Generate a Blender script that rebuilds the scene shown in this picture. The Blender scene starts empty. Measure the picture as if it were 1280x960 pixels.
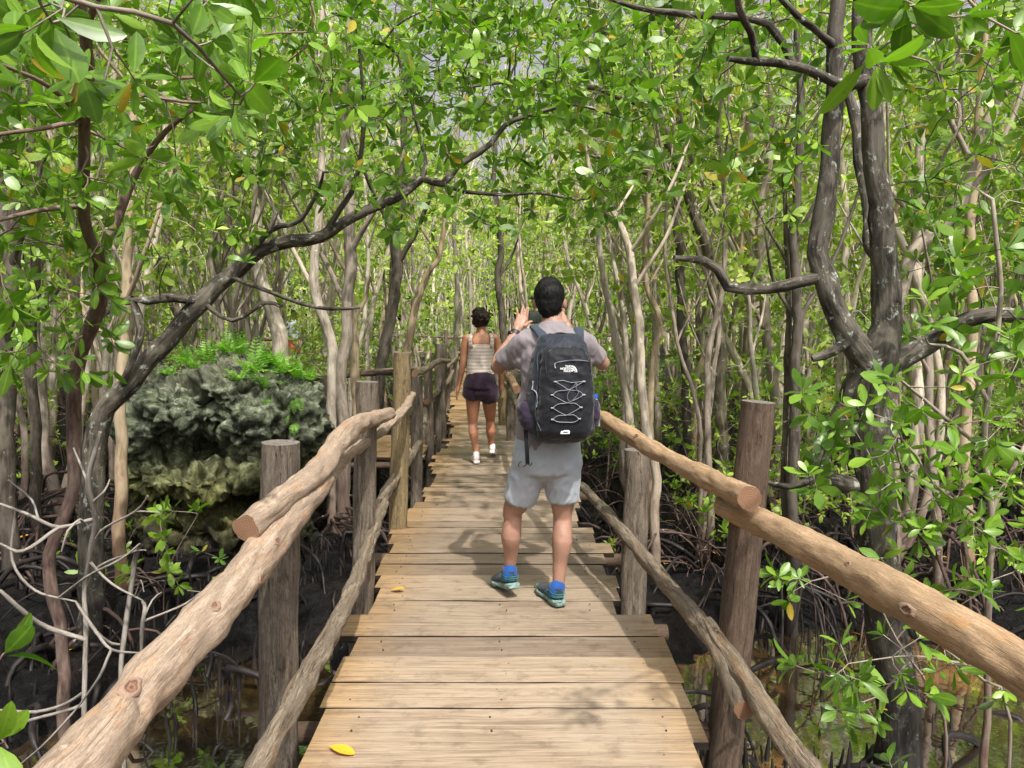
import bpy, bmesh, math, random
import numpy as np
from mathutils import Vector, Matrix, noise, Quaternion
R = math.radians
rnd = random.Random(7)
rng = np.random.default_rng(11)
C = bpy.context.scene.collection
PI = math.pi
V = Vector

# ---------------------------------------------------------------- camera model (photo is 1280 x 960)
F, CH = 961.0, 1.565
PITCH = math.atan(85 / F)
_c, _s = math.cos(PITCH), math.sin(PITCH)
def P(px, py, D):
    vu = 480 - py
    t = D / (F * _c + vu * _s)
    return V(((px - 640) * t, D, CH + (vu * _c - F * _s) * t))
def G(px, py, z=0.0):
    vu = 480 - py
    t = (z - CH) / (vu * _c - F * _s)
    return V(((px - 640) * t, (F * _c + vu * _s) * t, z))
def PP(*a): return [P(*p) for p in a]
MUD = -0.9

# ---------------------------------------------------------------- object helpers
def tag(o, label=None, cat=None, group=None, kind=None):
    if label: o['label'] = label
    if cat: o['category'] = cat
    if group: o['group'] = group
    if kind: o['kind'] = kind
    return o
def empty(name, loc=(0, 0, 0), rz=0.0):
    o = bpy.data.objects.new(name, None); C.objects.link(o)
    o.location = loc; o.rotation_euler = (0, 0, rz); o.empty_display_size = .1
    return o
def link(name, me, parent=None, loc=None):
    o = bpy.data.objects.new(name, me); C.objects.link(o)
    if parent: o.parent = parent
    if loc is not None: o.location = loc
    return o
def copy_tree(o, parent=None):
    c = o.copy(); C.objects.link(c); c.parent = parent
    for ch in [x for x in bpy.data.objects if x.parent == o]:
        copy_tree(ch, c)
    return c
_kids = {}
def dup(root, kids):
    c = root.copy(); C.objects.link(c)
    for k in kids:
        d = k.copy(); C.objects.link(d); d.parent = c
    return c

class MB:
    """collects geometry, builds ONE mesh"""
    def __init__(s): s.v = []; s.f = []; s.tc = []; s.m = []
    def add(s, vs, fs, tc=None, m=0):
        b = len(s.v); s.v += [tuple(v) for v in vs]
        s.tc += [tuple(t) for t in (tc if tc is not None else vs)]
        s.f += [tuple(b + i for i in f) for f in fs]; s.m += [m] * len(fs)
    def mesh(s, name, mats, smooth=True):
        me = bpy.data.meshes.new(name); me.from_pydata(s.v, [], s.f)
        for m in (mats if isinstance(mats, (list, tuple)) else [mats]): me.materials.append(m)
        a = me.attributes.new('tc', 'FLOAT_VECTOR', 'POINT')
        a.data.foreach_set('vector', np.array(s.tc, dtype=np.float32).ravel() if s.tc else [])
        me.polygons.foreach_set('material_index', s.m)
        me.polygons.foreach_set('use_smooth', [smooth] * len(s.f))
        me.update(); return me
    def build(s, name, mats, parent=None, smooth=True, origin=None):
        if origin is not None:
            o_ = V(origin); s.v = [tuple(V(v) - o_) for v in s.v]
        o = link(name, s.mesh(name, mats, smooth), parent)
        if origin is not None: o.location = origin
        return o

def spline(pts, rad, step):
    """Catmull-Rom through pts (Vectors) with radii, roughly even steps"""
    pts = [V(p) for p in pts]
    if not isinstance(rad, (list, tuple)): rad = [rad] * len(pts)
    op, orr = [], []
    n = len(pts)
    for i in range(n - 1):
        p0 = pts[i - 1] if i else pts[0] * 2 - pts[1]
        p1, p2 = pts[i], pts[i + 1]
        p3 = pts[i + 2] if i + 2 < n else pts[-1] * 2 - pts[-2]
        k = max(1, int(math.ceil((p2 - p1).length / step)))
        for j in range(k):
            t = j / k
            q = 0.5 * ((2 * p1) + (p2 - p0) * t + (2 * p0 - 5 * p1 + 4 * p2 - p3) * t * t + (3 * p1 - p0 - 3 * p2 + p3) * t ** 3)
            op.append(q); orr.append(rad[i] * (1 - t) + rad[i + 1] * t)
    op.append(pts[-1]); orr.append(rad[-1])
    return op, orr

def tube(mb, pts, rad, n=10, m=0, amp=0.0, fr=8.0, cap=(True, True), ry=None, xref=None, seed=None, capm=None, rnd_cap=False):
    """tube along pts; radius noise amp; elliptical when ry given (xref = direction of rad)"""
    pts = [V(p) for p in pts]; N = len(pts)
    if N < 2: return
    if not isinstance(rad, (list, tuple)): rad = [rad] * N
    if ry is not None and not isinstance(ry, (list, tuple)): ry = [ry] * N
    sd = rnd.uniform(0, 90) if seed is None else seed
    tans = []
    for i in range(N):
        t = (pts[min(i + 1, N - 1)] - pts[max(i - 1, 0)])
        tans.append(t.normalized() if t.length > 1e-9 else (tans[-1] if tans else V((0, 0, 1))))
    up = V((0, 0, 1)) if abs(tans[0].z) < .9 else V((0, 1, 0))
    a = (xref if xref is not None else tans[0].cross(up)).normalized()
    vs, tc = [], []; s = 0.0
    for i in range(N):
        t = tans[i]
        if xref is not None: a = V(xref)
        a = (a - t * a.dot(t))
        a = a.normalized() if a.length > 1e-6 else t.orthogonal().normalized()
        b = t.cross(a)
        if i: s += (pts[i] - pts[i - 1]).length
        for k in range(n):
            th = 2 * PI * k / n; c, sn = math.cos(th), math.sin(th)
            r1 = rad[i]; r2 = ry[i] if ry else r1
            q = V((c * r1, sn * r2, 0))
            f = 1.0
            if amp: f += amp * noise.noise(V((c * 1.2 + sd, sn * 1.2, s * fr))) + amp * .5 * noise.noise(V((c * 3 + sd, sn * 3, s * fr * 2.7)))
            vs.append(pts[i] + (a * q.x + b * q.y) * f)
            tc.append((c * r1 + sd, sn * r1, s))
    fs = []
    for i in range(N - 1):
        for k in range(n):
            k2 = (k + 1) % n
            fs.append((i * n + k, i * n + k2, (i + 1) * n + k2, (i + 1) * n + k))
    mb.add(vs, fs, tc, m)
    for e, i in ((0, 0), (1, N - 1)):
        if not cap[e]: continue
        c0 = pts[i] + (tans[i] * (rad[i] * .5) * (1 if e else -1) if rnd_cap else V((0, 0, 0)))
        ring = vs[i * n:(i + 1) * n]
        ctc = [tuple(p - pts[i]) for p in ring] + [(0, 0, 0)]
        ff = [(k, (k + 1) % n, n) if e else ((k + 1) % n, k, n) for k in range(n)]
        if capm is None and not rnd_cap: # weld-free but coincident: use own verts
            mb.add(ring + [c0], ff, ctc, m)
        elif capm is not None:
            mb.add(ring + [c0], ff, ctc, capm)
        else:
            b = len(mb.v) - 0
            mb.add(ring + [c0], ff, ctc, m)

def box(mb, c, sx, sy, sz, bev=.004, m=0, rot=None):
    """bevelled box: loft of 3 rings"""
    bm = bmesh.new(); bmesh.ops.create_cube(bm, size=1)
    for v in bm.verts: v.co = V((v.co.x * sx, v.co.y * sy, v.co.z * sz))
    if bev: bmesh.ops.bevel(bm, geom=list(bm.edges), offset=bev, segments=2, affect='EDGES', profile=.6)
    vs = [v.co.copy() for v in bm.verts]; fs = [[v.index for v in f.verts] for f in bm.faces]
    bm.free()
    if rot is not None: vs = [rot @ v for v in vs]
    mb.add([v + V(c) for v in vs], fs, [tuple(v + V(c)) for v in vs], m)

def ball(mb, c, rx, ry=None, rz=None, m=0, seg=20, rot=None):
    ry = ry or rx; rz = rz or rx
    bm = bmesh.new(); bmesh.ops.create_uvsphere(bm, u_segments=seg, v_segments=max(6, seg // 2 + 2), radius=1)
    vs = [V((v.co.x * rx, v.co.y * ry, v.co.z * rz)) for v in bm.verts]; fs = [[v.index for v in f.verts] for f in bm.faces]
    bm.free()
    if rot is not None: vs = [rot @ v for v in vs]
    mb.add([v + V(c) for v in vs], fs, [tuple(v) for v in vs], m)

def fuse(mb, voxel, smooth=4, fac=.5):
    """voxel union of everything in mb -> numpy verts, faces"""
    bm = bmesh.new()
    vs = [bm.verts.new(v) for v in mb.v]
    for f in mb.f:
        try: bm.faces.new([vs[i] for i in f])
        except ValueError: pass
    bmesh.ops.remove_doubles(bm, verts=bm.verts, dist=1e-5)
    bmesh.ops.recalc_face_normals(bm, faces=bm.faces)
    me = bpy.data.meshes.new('tmp'); bm.to_mesh(me); bm.free()
    o = bpy.data.objects.new('tmp', me); C.objects.link(o)
    md = o.modifiers.new('r', 'REMESH'); md.mode = 'VOXEL'; md.voxel_size = voxel
    if smooth:
        sm = o.modifiers.new('s', 'SMOOTH'); sm.factor = fac; sm.iterations = smooth
    dg = bpy.context.evaluated_depsgraph_get()
    ev = o.evaluated_get(dg); m2 = bpy.data.meshes.new_from_object(ev)
    bpy.data.objects.remove(o); bpy.data.meshes.remove(me)
    return m2

def finish(me, name, mat, parent=None, disp=None, tcf=None, origin=None):
    """name/material a fused mesh, optional displacement along normals, tc attribute = position"""
    me.name = name; n = len(me.vertices)
    co = np.empty(n * 3, np.float32); me.vertices.foreach_get('co', co)
    tc = co.copy()
    if disp:
        no = np.empty(n * 3, np.float32); me.vertices.foreach_get('normal', no)
        co = co.reshape(-1, 3); no = no.reshape(-1, 3)
        d = np.array([disp(V(p)) for p in co], np.float32)
        co = (co + no * d[:, None]).ravel()
    if origin is not None:
        co = (co.reshape(-1, 3) - np.array(origin, np.float32)).ravel()
    me.vertices.foreach_set('co', co)
    a = me.attributes.new('tc', 'FLOAT_VECTOR', 'POINT'); a.data.foreach_set('vector', tc)
    me.materials.clear(); me.materials.append(mat)
    me.polygons.foreach_set('use_smooth', [True] * len(me.polygons)); me.polygons.foreach_set('material_index', [0] * len(me.polygons)); me.update()
    o = link(name, me, parent)
    if origin is not None: o.location = origin
    return o

# ---------------------------------------------------------------- materials
class NT:
    def __init__(s, name):
        s.m = bpy.data.materials.new(name); s.m.use_nodes = True
        s.t = s.m.node_tree; s.t.nodes.clear(); s.out = s.n('ShaderNodeOutputMaterial')
    def n(s, typ, **kw):
        nd = s.t.nodes.new(typ)
        for k, v in kw.items():
            if k in nd.inputs: nd.inputs[k].default_value = v
            else: setattr(nd, k, v)
        return nd
    def l(s, a, b): s.t.links.new(a, b)
    def attr(s, name='tc'):
        return s.n('ShaderNodeAttribute', attribute_name=name)
    def coords(s, scale=(1, 1, 1), src='tc'):
        if src == 'tc': o = s.attr().outputs['Vector']
        else: o = s.n('ShaderNodeTexCoord').outputs[src]
        mp = s.n('ShaderNodeMapping'); mp.inputs['Scale'].default_value = scale
        s.l(o, mp.inputs['Vector']); return mp.outputs['Vector']
    def noise(s, vec, scale, detail=4, rough=.6, dist=0.0):
        nd = s.n('ShaderNodeTexNoise', Scale=scale, Detail=detail, Roughness=rough, Distortion=dist)
        s.l(vec, nd.inputs['Vector']); return nd.outputs['Fac']
    def ramp(s, fac, stops, interp='LINEAR'):
        nd = s.n('ShaderNodeValToRGB'); cr = nd.color_ramp; cr.interpolation = interp
        while len(cr.elements) < len(stops): cr.elements.new(.5)
        for e, (p, c) in zip(cr.elements, stops):
            e.position = p; e.color = (*c, 1) if len(c) == 3 else c
        s.l(fac, nd.inputs['Fac']); return nd.outputs['Color']
    def mix(s, fac, a, b, mode='MIX'):
        nd = s.n('ShaderNodeMix', data_type='RGBA', blend_type=mode)
        for i, x in ((0, fac), (6, a), (7, b)):
            if hasattr(x, 'links') or hasattr(x, 'is_output'): s.l(x, nd.inputs[i])
            else: nd.inputs[i].default_value = x if i == 0 else ((*x, 1) if len(x) == 3 else x)
        return nd.outputs[2]
    def math(s, op, a, b=0.0, clamp=False):
        nd = s.n('ShaderNodeMath', operation=op, use_clamp=clamp)
        for i, x in ((0, a), (1, b)):
            if hasattr(x, 'links') or hasattr(x, 'is_output'): s.l(x, nd.inputs[i])
            else: nd.inputs[i].default_value = x
        return nd.outputs[0]
    def rand(s): return s.n('ShaderNodeObjectInfo').outputs['Random']
    def bump(s, h, strength=.3, dist=.01, normal=None):
        nd = s.n('ShaderNodeBump', Strength=strength, Distance=dist); s.l(h, nd.inputs['Height'])
        if normal is not None: s.l(normal, nd.inputs['Normal'])
        return nd.outputs['Normal']
    def bsdf(s, col, rough=.6, normal=None, spec=.5, **kw):
        b = s.n('ShaderNodeBsdfPrincipled')
        for k, v in (('Base Color', col), ('Roughness', rough), ('Specular IOR Level', spec), *kw.items()):
            if hasattr(v, 'links') or hasattr(v, 'is_output'): s.l(v, b.inputs[k])
            else: b.inputs[k].default_value = (*v, 1) if isinstance(v, tuple) and len(v) == 3 and k != 'Subsurface Radius' else v
        if normal is not None: s.l(normal, b.inputs['Normal'])
        return b
    def done(s, b, disp=None):
        s.l(b.outputs[0], s.out.inputs['Surface']); return s.m

def sc(c, k): return tuple(min(1, x * k) for x in c)

def m_leaf(name, dark, mid, light, yellow=(.62, .34, .02), brown=(.35, .12, .02), rough=.33, tr=.34, yel=.985, trc=None):
    t = NT(name); lv = t.attr('lv').outputs['Fac']
    col = t.ramp(lv, [(0, dark), (.45, mid), (yel - .04, light), (yel, yellow), (1, brown)])
    rv = t.rand()
    col = t.mix(.25, col, t.ramp(rv, [(0, sc(dark, .8)), (1, light)]), 'MIX')
    col = t.mix(t.ramp(t.attr('mr').outputs['Fac'], [(.80, (0, 0, 0)), (.99, (.32, .32, .32))]), col, sc(light, 1.3))
    nz = t.noise(t.coords((1, 1, 1), 'Object'), 30, 2)
    col = t.mix(t.math('MULTIPLY', nz, .35), col, sc(light, 1.25))
    sp_ = t.noise(t.coords((1, 1, 1), 'Object'), 75, 4, .75)
    col = t.mix(t.ramp(sp_, [(.60, (0, 0, 0)), (.68, (.6, .6, .6))]), col, (.16, .13, .03))
    b = t.bsdf(col, rough, spec=.5)
    trn = t.n('ShaderNodeBsdfTranslucent')
    t.l(t.mix(1.0, col, trc or (1.0, 1.35, .35), 'MULTIPLY'), trn.inputs['Color'])
    mx = t.n('ShaderNodeMixShader'); mx.inputs[0].default_value = tr
    t.l(b.outputs[0], mx.inputs[1]); t.l(trn.outputs[0], mx.inputs[2])
    return t.done(mx)

def m_bark(name, dark, mid, light, lichen=None, sc_=1.0, bump=.5, rough=.85, lich=.62, foot=None):
    """bark in tube coordinates (around, around, along)"""
    t = NT(name)
    v = t.coords((40 * sc_, 40 * sc_, 7 * sc_))
    n1 = t.noise(v, 1.0, 6, .65, .4)
    v2 = t.coords((9, 9, 5)); n2 = t.noise(v2, 1.0, 4, .6)
    col = t.ramp(n1, [(.3, dark), (.5, mid), (.72, light)])
    col = t.mix(t.ramp(n2, [(.42, (0, 0, 0)), (.6, (1, 1, 1))]), col, t.mix(.55, col, light))
    rv = t.rand()
    col = t.mix(.6, col, t.ramp(rv, [(0, (.65, .62, .6)), (.5, (1, 1, 1)), (1, (1.25, 1.2, 1.1))]), 'MULTIPLY')
    if lichen:
        v3 = t.coords((14, 14, 11)); n3 = t.noise(v3, 1.3, 5, .7, .3)
        col = t.mix(t.ramp(n3, [(lich, (0, 0, 0)), (lich + .06, (1, 1, 1))]), col, lichen)
    if foot:   # darker / redder towards wet foot of the trunk (object z)
        sp = t.n('ShaderNodeSeparateXYZ'); t.l(t.n('ShaderNodeNewGeometry').outputs['Position'], sp.inputs[0])
        h = t.math('ADD', sp.outputs['Z'], t.math('MULTIPLY', n2, .8))
        fac = t.n('ShaderNodeMapRange'); t.l(h, fac.inputs[0])
        fac.inputs[1].default_value = -.7; fac.inputs[2].default_value = .9; fac.inputs[3].default_value = 1; fac.inputs[4].default_value = 0
        col = t.mix(fac.outputs[0], col, foot)
    nb = t.bump(n1, bump, .012)
    return t.done(t.bsdf(col, rough, nb, spec=.25))

def m_log(name, base, streak, knot, dark, bump=.35, rough=.75, gr=1.0, crack=.5):
    """weathered log: broken grain, cracks, patches of left-over inner bark, grime"""
    t = NT(name)
    g = t.noise(t.coords((85 * gr, 85 * gr, 6)), 1, 9, .78, .9)
    big = t.noise(t.coords((13, 13, 4.5)), 1, 5, .65, .8)
    fine = t.noise(t.coords((420, 420, 60)), 1, 4, .75)
    speck = t.noise(t.coords((90, 90, 70)), 1, 5, .8)
    col = t.ramp(g, [(.34, dark), (.45, streak), (.55, base), (.70, sc(base, 1.3))])
    col = t.mix(t.ramp(big, [(.40, (.75, .75, .75)), (.52, (0, 0, 0))]), col, t.mix(.5, sc(streak, .8), sc(base, .7)))
    col = t.mix(t.ramp(big, [(.56, (0, 0, 0)), (.66, (.8, .8, .8))]), col, knot)
    col = t.mix(t.ramp(fine, [(.38, (.55, .55, .55)), (.55, (0, 0, 0))]), col, sc(dark, .9))
    col = t.mix(t.ramp(speck, [(.60, (0, 0, 0)), (.70, (.6, .6, .6))]), col, sc(base, 1.35))
    col = t.mix(t.ramp(speck, [(.27, (.8, .8, .8)), (.36, (0, 0, 0))]), col, sc(dark, .5))
    ck = t.noise(t.coords((38 * gr, 38 * gr, 1.6)), 1, 4, .6, .4)
    cf = t.ramp(ck, [(.485, (0, 0, 0)), (.497, (1, 1, 1)), (.503, (1, 1, 1)), (.515, (0, 0, 0))])
    gate = t.ramp(big, [(.42, (0, 0, 0)), (.5, (1, 1, 1))])
    cf = t.mix(1.0, cf, gate, 'MULTIPLY')
    col = t.mix(t.math('MULTIPLY', cf, crack), col, sc(dark, .25))
    col = t.mix(.5, col, t.ramp(t.rand(), [(0, (.75, .74, .74)), (1, (1.12, 1.1, 1.05))]), 'MULTIPLY')
    h = t.math('ADD', t.math('ADD', g, t.math('MULTIPLY', fine, .5)), t.math('MULTIPLY', cf, -.6))
    return t.done(t.bsdf(col, rough, t.bump(h, min(1, bump * 1.7), .01), spec=.3))

def m_plain(name, col, rough=.6, var=.12, scale=30, bump=.1, spec=.4, src='tc', **kw):
    t = NT(name); nz = t.noise(t.coords((1, 1, 1), src), scale, 4, .6)
    c = t.ramp(nz, [(.25, sc(col, 1 - var)), (.75, sc(col, 1 + var))])
    return t.done(t.bsdf(c, rough, t.bump(nz, bump, .003), spec=spec, **kw))
M = {}
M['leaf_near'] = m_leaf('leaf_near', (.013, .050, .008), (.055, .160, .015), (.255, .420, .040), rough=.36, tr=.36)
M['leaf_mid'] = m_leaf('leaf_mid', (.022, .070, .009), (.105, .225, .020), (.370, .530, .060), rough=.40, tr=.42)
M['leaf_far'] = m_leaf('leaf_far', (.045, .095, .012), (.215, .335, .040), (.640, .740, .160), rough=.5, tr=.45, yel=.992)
M['leaf_fern'] = m_leaf('leaf_fern', (.06, .16, .02), (.15, .33, .05), (.34, .55, .10), rough=.5, tr=.45, yel=.999)
M['leaf_fallen'] = m_leaf('leaf_fallen', (.70, .38, .02), (.72, .42, .03), (.62, .25, .03), yellow=(.5, .18, .03), rough=.45, tr=.12, trc=(1, .9, .5))
M['bark_pale'] = m_bark('bark_pale', (.17, .135, .10), (.39, .33, .265), (.62, .55, .46), lichen=(.62, .61, .55), lich=.63, foot=(.13, .065, .045))
M['bark_mid'] = m_bark('bark_mid', (.09, .07, .055), (.22, .18, .145), (.38, .33, .27), lichen=(.5, .5, .45), lich=.64, foot=(.09, .045, .035))
M['bark_dark'] = m_bark('bark_dark', (.018, .014, .012), (.065, .052, .042), (.16, .14, .11), lichen=(.38, .40, .36), lich=.66, foot=(.03, .022, .02))
M['bark_mossy'] = m_bark('bark_mossy', (.03, .026, .018), (.085, .072, .045), (.20, .175, .12), lichen=(.46, .47, .42), lich=.585, foot=(.02, .016, .015))
M['bark_red'] = m_bark('bark_red', (.07, .042, .034), (.17, .11, .09), (.30, .22, .185), lichen=(.40, .36, .32), lich=.67, sc_=1.4)
M['bark_tan'] = m_bark('bark_tan', (.17, .125, .08), (.34, .26, .17), (.48, .39, .27), lich=.7, foot=(.17, .065, .04))
M['bark_big'] = m_bark('bark_big', (.008, .007, .006), (.045, .038, .030), (.17, .15, .12), lichen=(.34, .36, .31), lich=.575, foot=(.010, .009, .009), bump=1.0)
M['bark_twig'] = m_bark('bark_twig', (.12, .10, .09), (.27, .24, .21), (.42, .39, .35), sc_=2)
M['root'] = m_bark('root', (.014, .009, .008), (.048, .030, .025), (.13, .088, .073), lichen=(.30, .24, .20), lich=.62)
M['root_dark'] = m_bark('root_dark', (.004, .004, .004), (.012, .010, .010), (.04, .032, .030), rough=.5)
M['log_grey'] = m_log('log_grey', (.40, .31, .235), (.30, .225, .165), (.38, .22, .12), (.15, .10, .07), bump=.2, crack=.35)
M['log_tan'] = m_log('log_tan', (.39, .27, .165), (.31, .21, .125), (.36, .20, .09), (.18, .11, .06), gr=.8, bump=.2, crack=.3)
M['log_small'] = m_log('log_small', (.33, .27, .20), (.20, .155, .11), (.25, .16, .09), (.07, .05, .035), bump=.7, gr=.7)
M['post_grey'] = m_log('post_grey', (.27, .225, .175), (.15, .12, .095), (.20, .13, .08), (.04, .03, .025), bump=.8, gr=.6)
M['post_brown'] = m_log('post_brown', (.165, .115, .08), (.11, .073, .052), (.09, .053, .038), (.04, .027, .02), bump=.4, gr=.6)
M['post_yellow'] = m_log('post_yellow', (.34, .255, .13), (.22, .165, .09), (.30, .20, .07), (.07, .05, .035), bump=.5, gr=.6)

def m_cut():
    t = NT('cut_end'); v = t.coords((1, 1, 1))
    nz = t.noise(v, 20, 3); ln = t.n('ShaderNodeVectorMath', operation='LENGTH'); t.l(v, ln.inputs[0])
    w = t.math('SINE', t.math('ADD', t.math('MULTIPLY', ln.outputs['Value'], 700), t.math('MULTIPLY', nz, 26)))
    f = t.math('ADD', t.math('MULTIPLY', w, .28), .5)
    c = t.ramp(f, [(0, (.20, .11, .065)), (1, (.30, .175, .10))])
    c = t.mix(t.math('MULTIPLY', nz, .6), c, (.13, .07, .05))
    return t.done(t.bsdf(c, .8, t.bump(f, .3, .003), spec=.2))
M['cut'] = m_cut()
def m_posttop():
    t = NT('weathered_top'); nz = t.noise(t.coords((1, 1, 1)), 60, 4)
    return t.done(t.bsdf(t.ramp(nz, [(.3, (.06, .05, .045)), (.7, (.24, .21, .18))]), .85, t.bump(nz, .6, .005), spec=.2))
M['posttop'] = m_posttop()

def m_plank():
    t = NT('plank_wood')
    rv = t.rand()
    at = t.attr().outputs['Vector']
    off = t.n('ShaderNodeVectorMath', operation='ADD'); cb = t.n('ShaderNodeCombineXYZ')
    t.l(t.math('MULTIPLY', rv, 57.0), cb.inputs[0]); t.l(t.math('MULTIPLY', rv, 31.0), cb.inputs[1])
    t.l(at, off.inputs[0]); t.l(cb.outputs[0], off.inputs[1])
    def mp(s3):
        m_ = t.n('ShaderNodeMapping'); m_.inputs['Scale'].default_value = s3; t.l(off.outputs[0], m_.inputs['Vector']); return m_.outputs['Vector']
    g = t.noise(mp((2.2, 55, 30)), 1, 7, .62, .7)
    f = t.noise(mp((12, 240, 60)), 1, 3, .6)
    w = t.noise(mp((1.6, 3.5, 3)), 1, 4, .6)
    st = t.noise(mp((9, 11, 9)), 1, 5, .65)
    sp = t.n('ShaderNodeSeparateXYZ'); t.l(at, sp.inputs[0])
    ax = t.math('ABSOLUTE', sp.outputs['X'])
    edge = t.math('ADD', t.math('MULTIPLY', t.math('SUBTRACT', ax, .50), 3.4), t.math('MULTIPLY', t.math('SUBTRACT', w, .5), 2.2), clamp=True)
    worn = t.ramp(g, [(.28, (.15, .112, .082)), (.5, (.285, .222, .165)), (.75, (.385, .315, .245))])
    fresh = t.ramp(g, [(.28, (.14, .08, .035)), (.5, (.31, .195, .09)), (.75, (.43, .29, .145))])
    c = t.mix(edge, worn, fresh)
    c = t.mix(t.ramp(w, [(.45, (0, 0, 0)), (.75, (.55, .55, .55))]), c, (.36, .30, .23))
    c = t.mix(t.ramp(st, [(.52, (0, 0, 0)), (.68, (.6, .6, .6))]), c, (.13, .095, .07))
    crk = t.ramp(g, [(.20, (1, 1, 1)), (.27, (0, 0, 0))])
    c = t.mix(crk, c, (.05, .03, .02))
    c = t.mix(.75, c, t.ramp(rv, [(0, (.55, .52, .50)), (.5, (.95, .92, .88)), (1, (1.2, 1.15, 1.05))]), 'MULTIPLY')
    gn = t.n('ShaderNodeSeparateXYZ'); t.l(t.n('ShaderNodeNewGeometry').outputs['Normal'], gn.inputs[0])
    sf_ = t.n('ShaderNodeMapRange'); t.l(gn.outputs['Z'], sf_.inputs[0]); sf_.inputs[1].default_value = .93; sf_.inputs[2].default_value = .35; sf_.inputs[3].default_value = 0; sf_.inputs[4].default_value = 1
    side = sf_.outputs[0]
    # pale scuffs
    sf = t.noise(mp((5, 16, 5)), 1, 6, .8, 1.2)
    c = t.mix(t.ramp(sf, [(.66, (0, 0, 0)), (.74, (.5, .5, .5))]), c, (.55, .49, .41))
    c = t.mix(t.ramp(f, [(.3, (.35, .35, .35)), (.5, (0, 0, 0))]), c, (.10, .07, .05))
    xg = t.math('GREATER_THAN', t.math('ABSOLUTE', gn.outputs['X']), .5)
    c = t.mix(t.math('MULTIPLY', side, t.math('SUBTRACT', 1.0, t.math('MULTIPLY', xg, .65))), c, (.022, .014, .009))  # gap shade put into the colour: plank sides near black even in sun
    h = t.math('ADD', g, t.math('MULTIPLY', f, .5))
    return t.done(t.bsdf(c, t.ramp(w, [(.3, (.5, .5, .5)), (.8, (.72, .72, .72))]), t.bump(h, .5, .008), spec=.3))
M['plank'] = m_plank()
M['joist'] = m_log('joist', (.15, .10, .07), (.10, .065, .045), (.12, .07, .04), (.03, .02, .015))
M['nail'] = m_plain('nail', (.05, .035, .03), .5, spec=.6)

def m_mud():
    t = NT('mud'); v = t.coords((1, 1, 1), 'Object')
    a = t.noise(v, 1.1, 6, .6); b = t.noise(v, 14, 7, .7); c_ = t.noise(v, 55, 4, .7)
    col = t.ramp(b, [(.3, (.003, .003, .003)), (.55, (.009, .0085, .009)), (.8, (.035, .030, .029))])
    col = t.mix(t.ramp(a, [(.5, (0, 0, 0)), (.68, (.6, .6, .6))]), col, t.ramp(c_, [(.35, (.006, .005, .005)), (.7, (.05, .034, .029))]))
    h = t.math('ADD', b, t.math('MULTIPLY', c_, .4))
    return t.done(t.bsdf(col, t.ramp(b, [(.3, (.22, .22, .22)), (.6, (.8, .8, .8))]), t.bump(h, 1, .06), spec=.14))
M['mud'] = m_mud()
def m_water():
    t = NT('swamp_water'); v = t.coords((1, 1, 1), 'Object')
    a = t.noise(v, .75, 5, .6, .4); b = t.noise(v, 6, 4, .6)
    c = t.ramp(a, [(.40, (.010, .008, .006)), (.55, (.05, .03, .012)), (.66, (.24, .12, .04)), (.78, (.36, .20, .08))])
    c = t.mix(t.ramp(b, [(.5, (0, 0, 0)), (.7, (.8, .8, .8))]), c, (.02, .014, .008))
    r = t.noise(v, 9, 2, .5)
    return t.done(t.bsdf(c, .035, t.bump(r, .05, .02), spec=.9, **{'IOR': 3.0}))
M['water'] = m_water()
def m_knot():
    t = NT('knot_wood'); v = t.coords((1, 1, 1)); nz = t.noise(v, 90, 4); ln = t.n('ShaderNodeVectorMath', operation='LENGTH'); t.l(v, ln.inputs[0])
    f = t.math('ADD', t.math('MULTIPLY', ln.outputs['Value'], 22), t.math('MULTIPLY', nz, .5))
    c = t.ramp(f, [(.25, (.05, .026, .02)), (.42, (.17, .09, .055)), (.6, (.24, .13, .08)), (.78, (.10, .055, .04)), (.95, (.27, .18, .13))])
    return t.done(t.bsdf(c, .75, t.bump(nz, .8, .006), spec=.25))
M['knot'] = m_knot()
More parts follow.
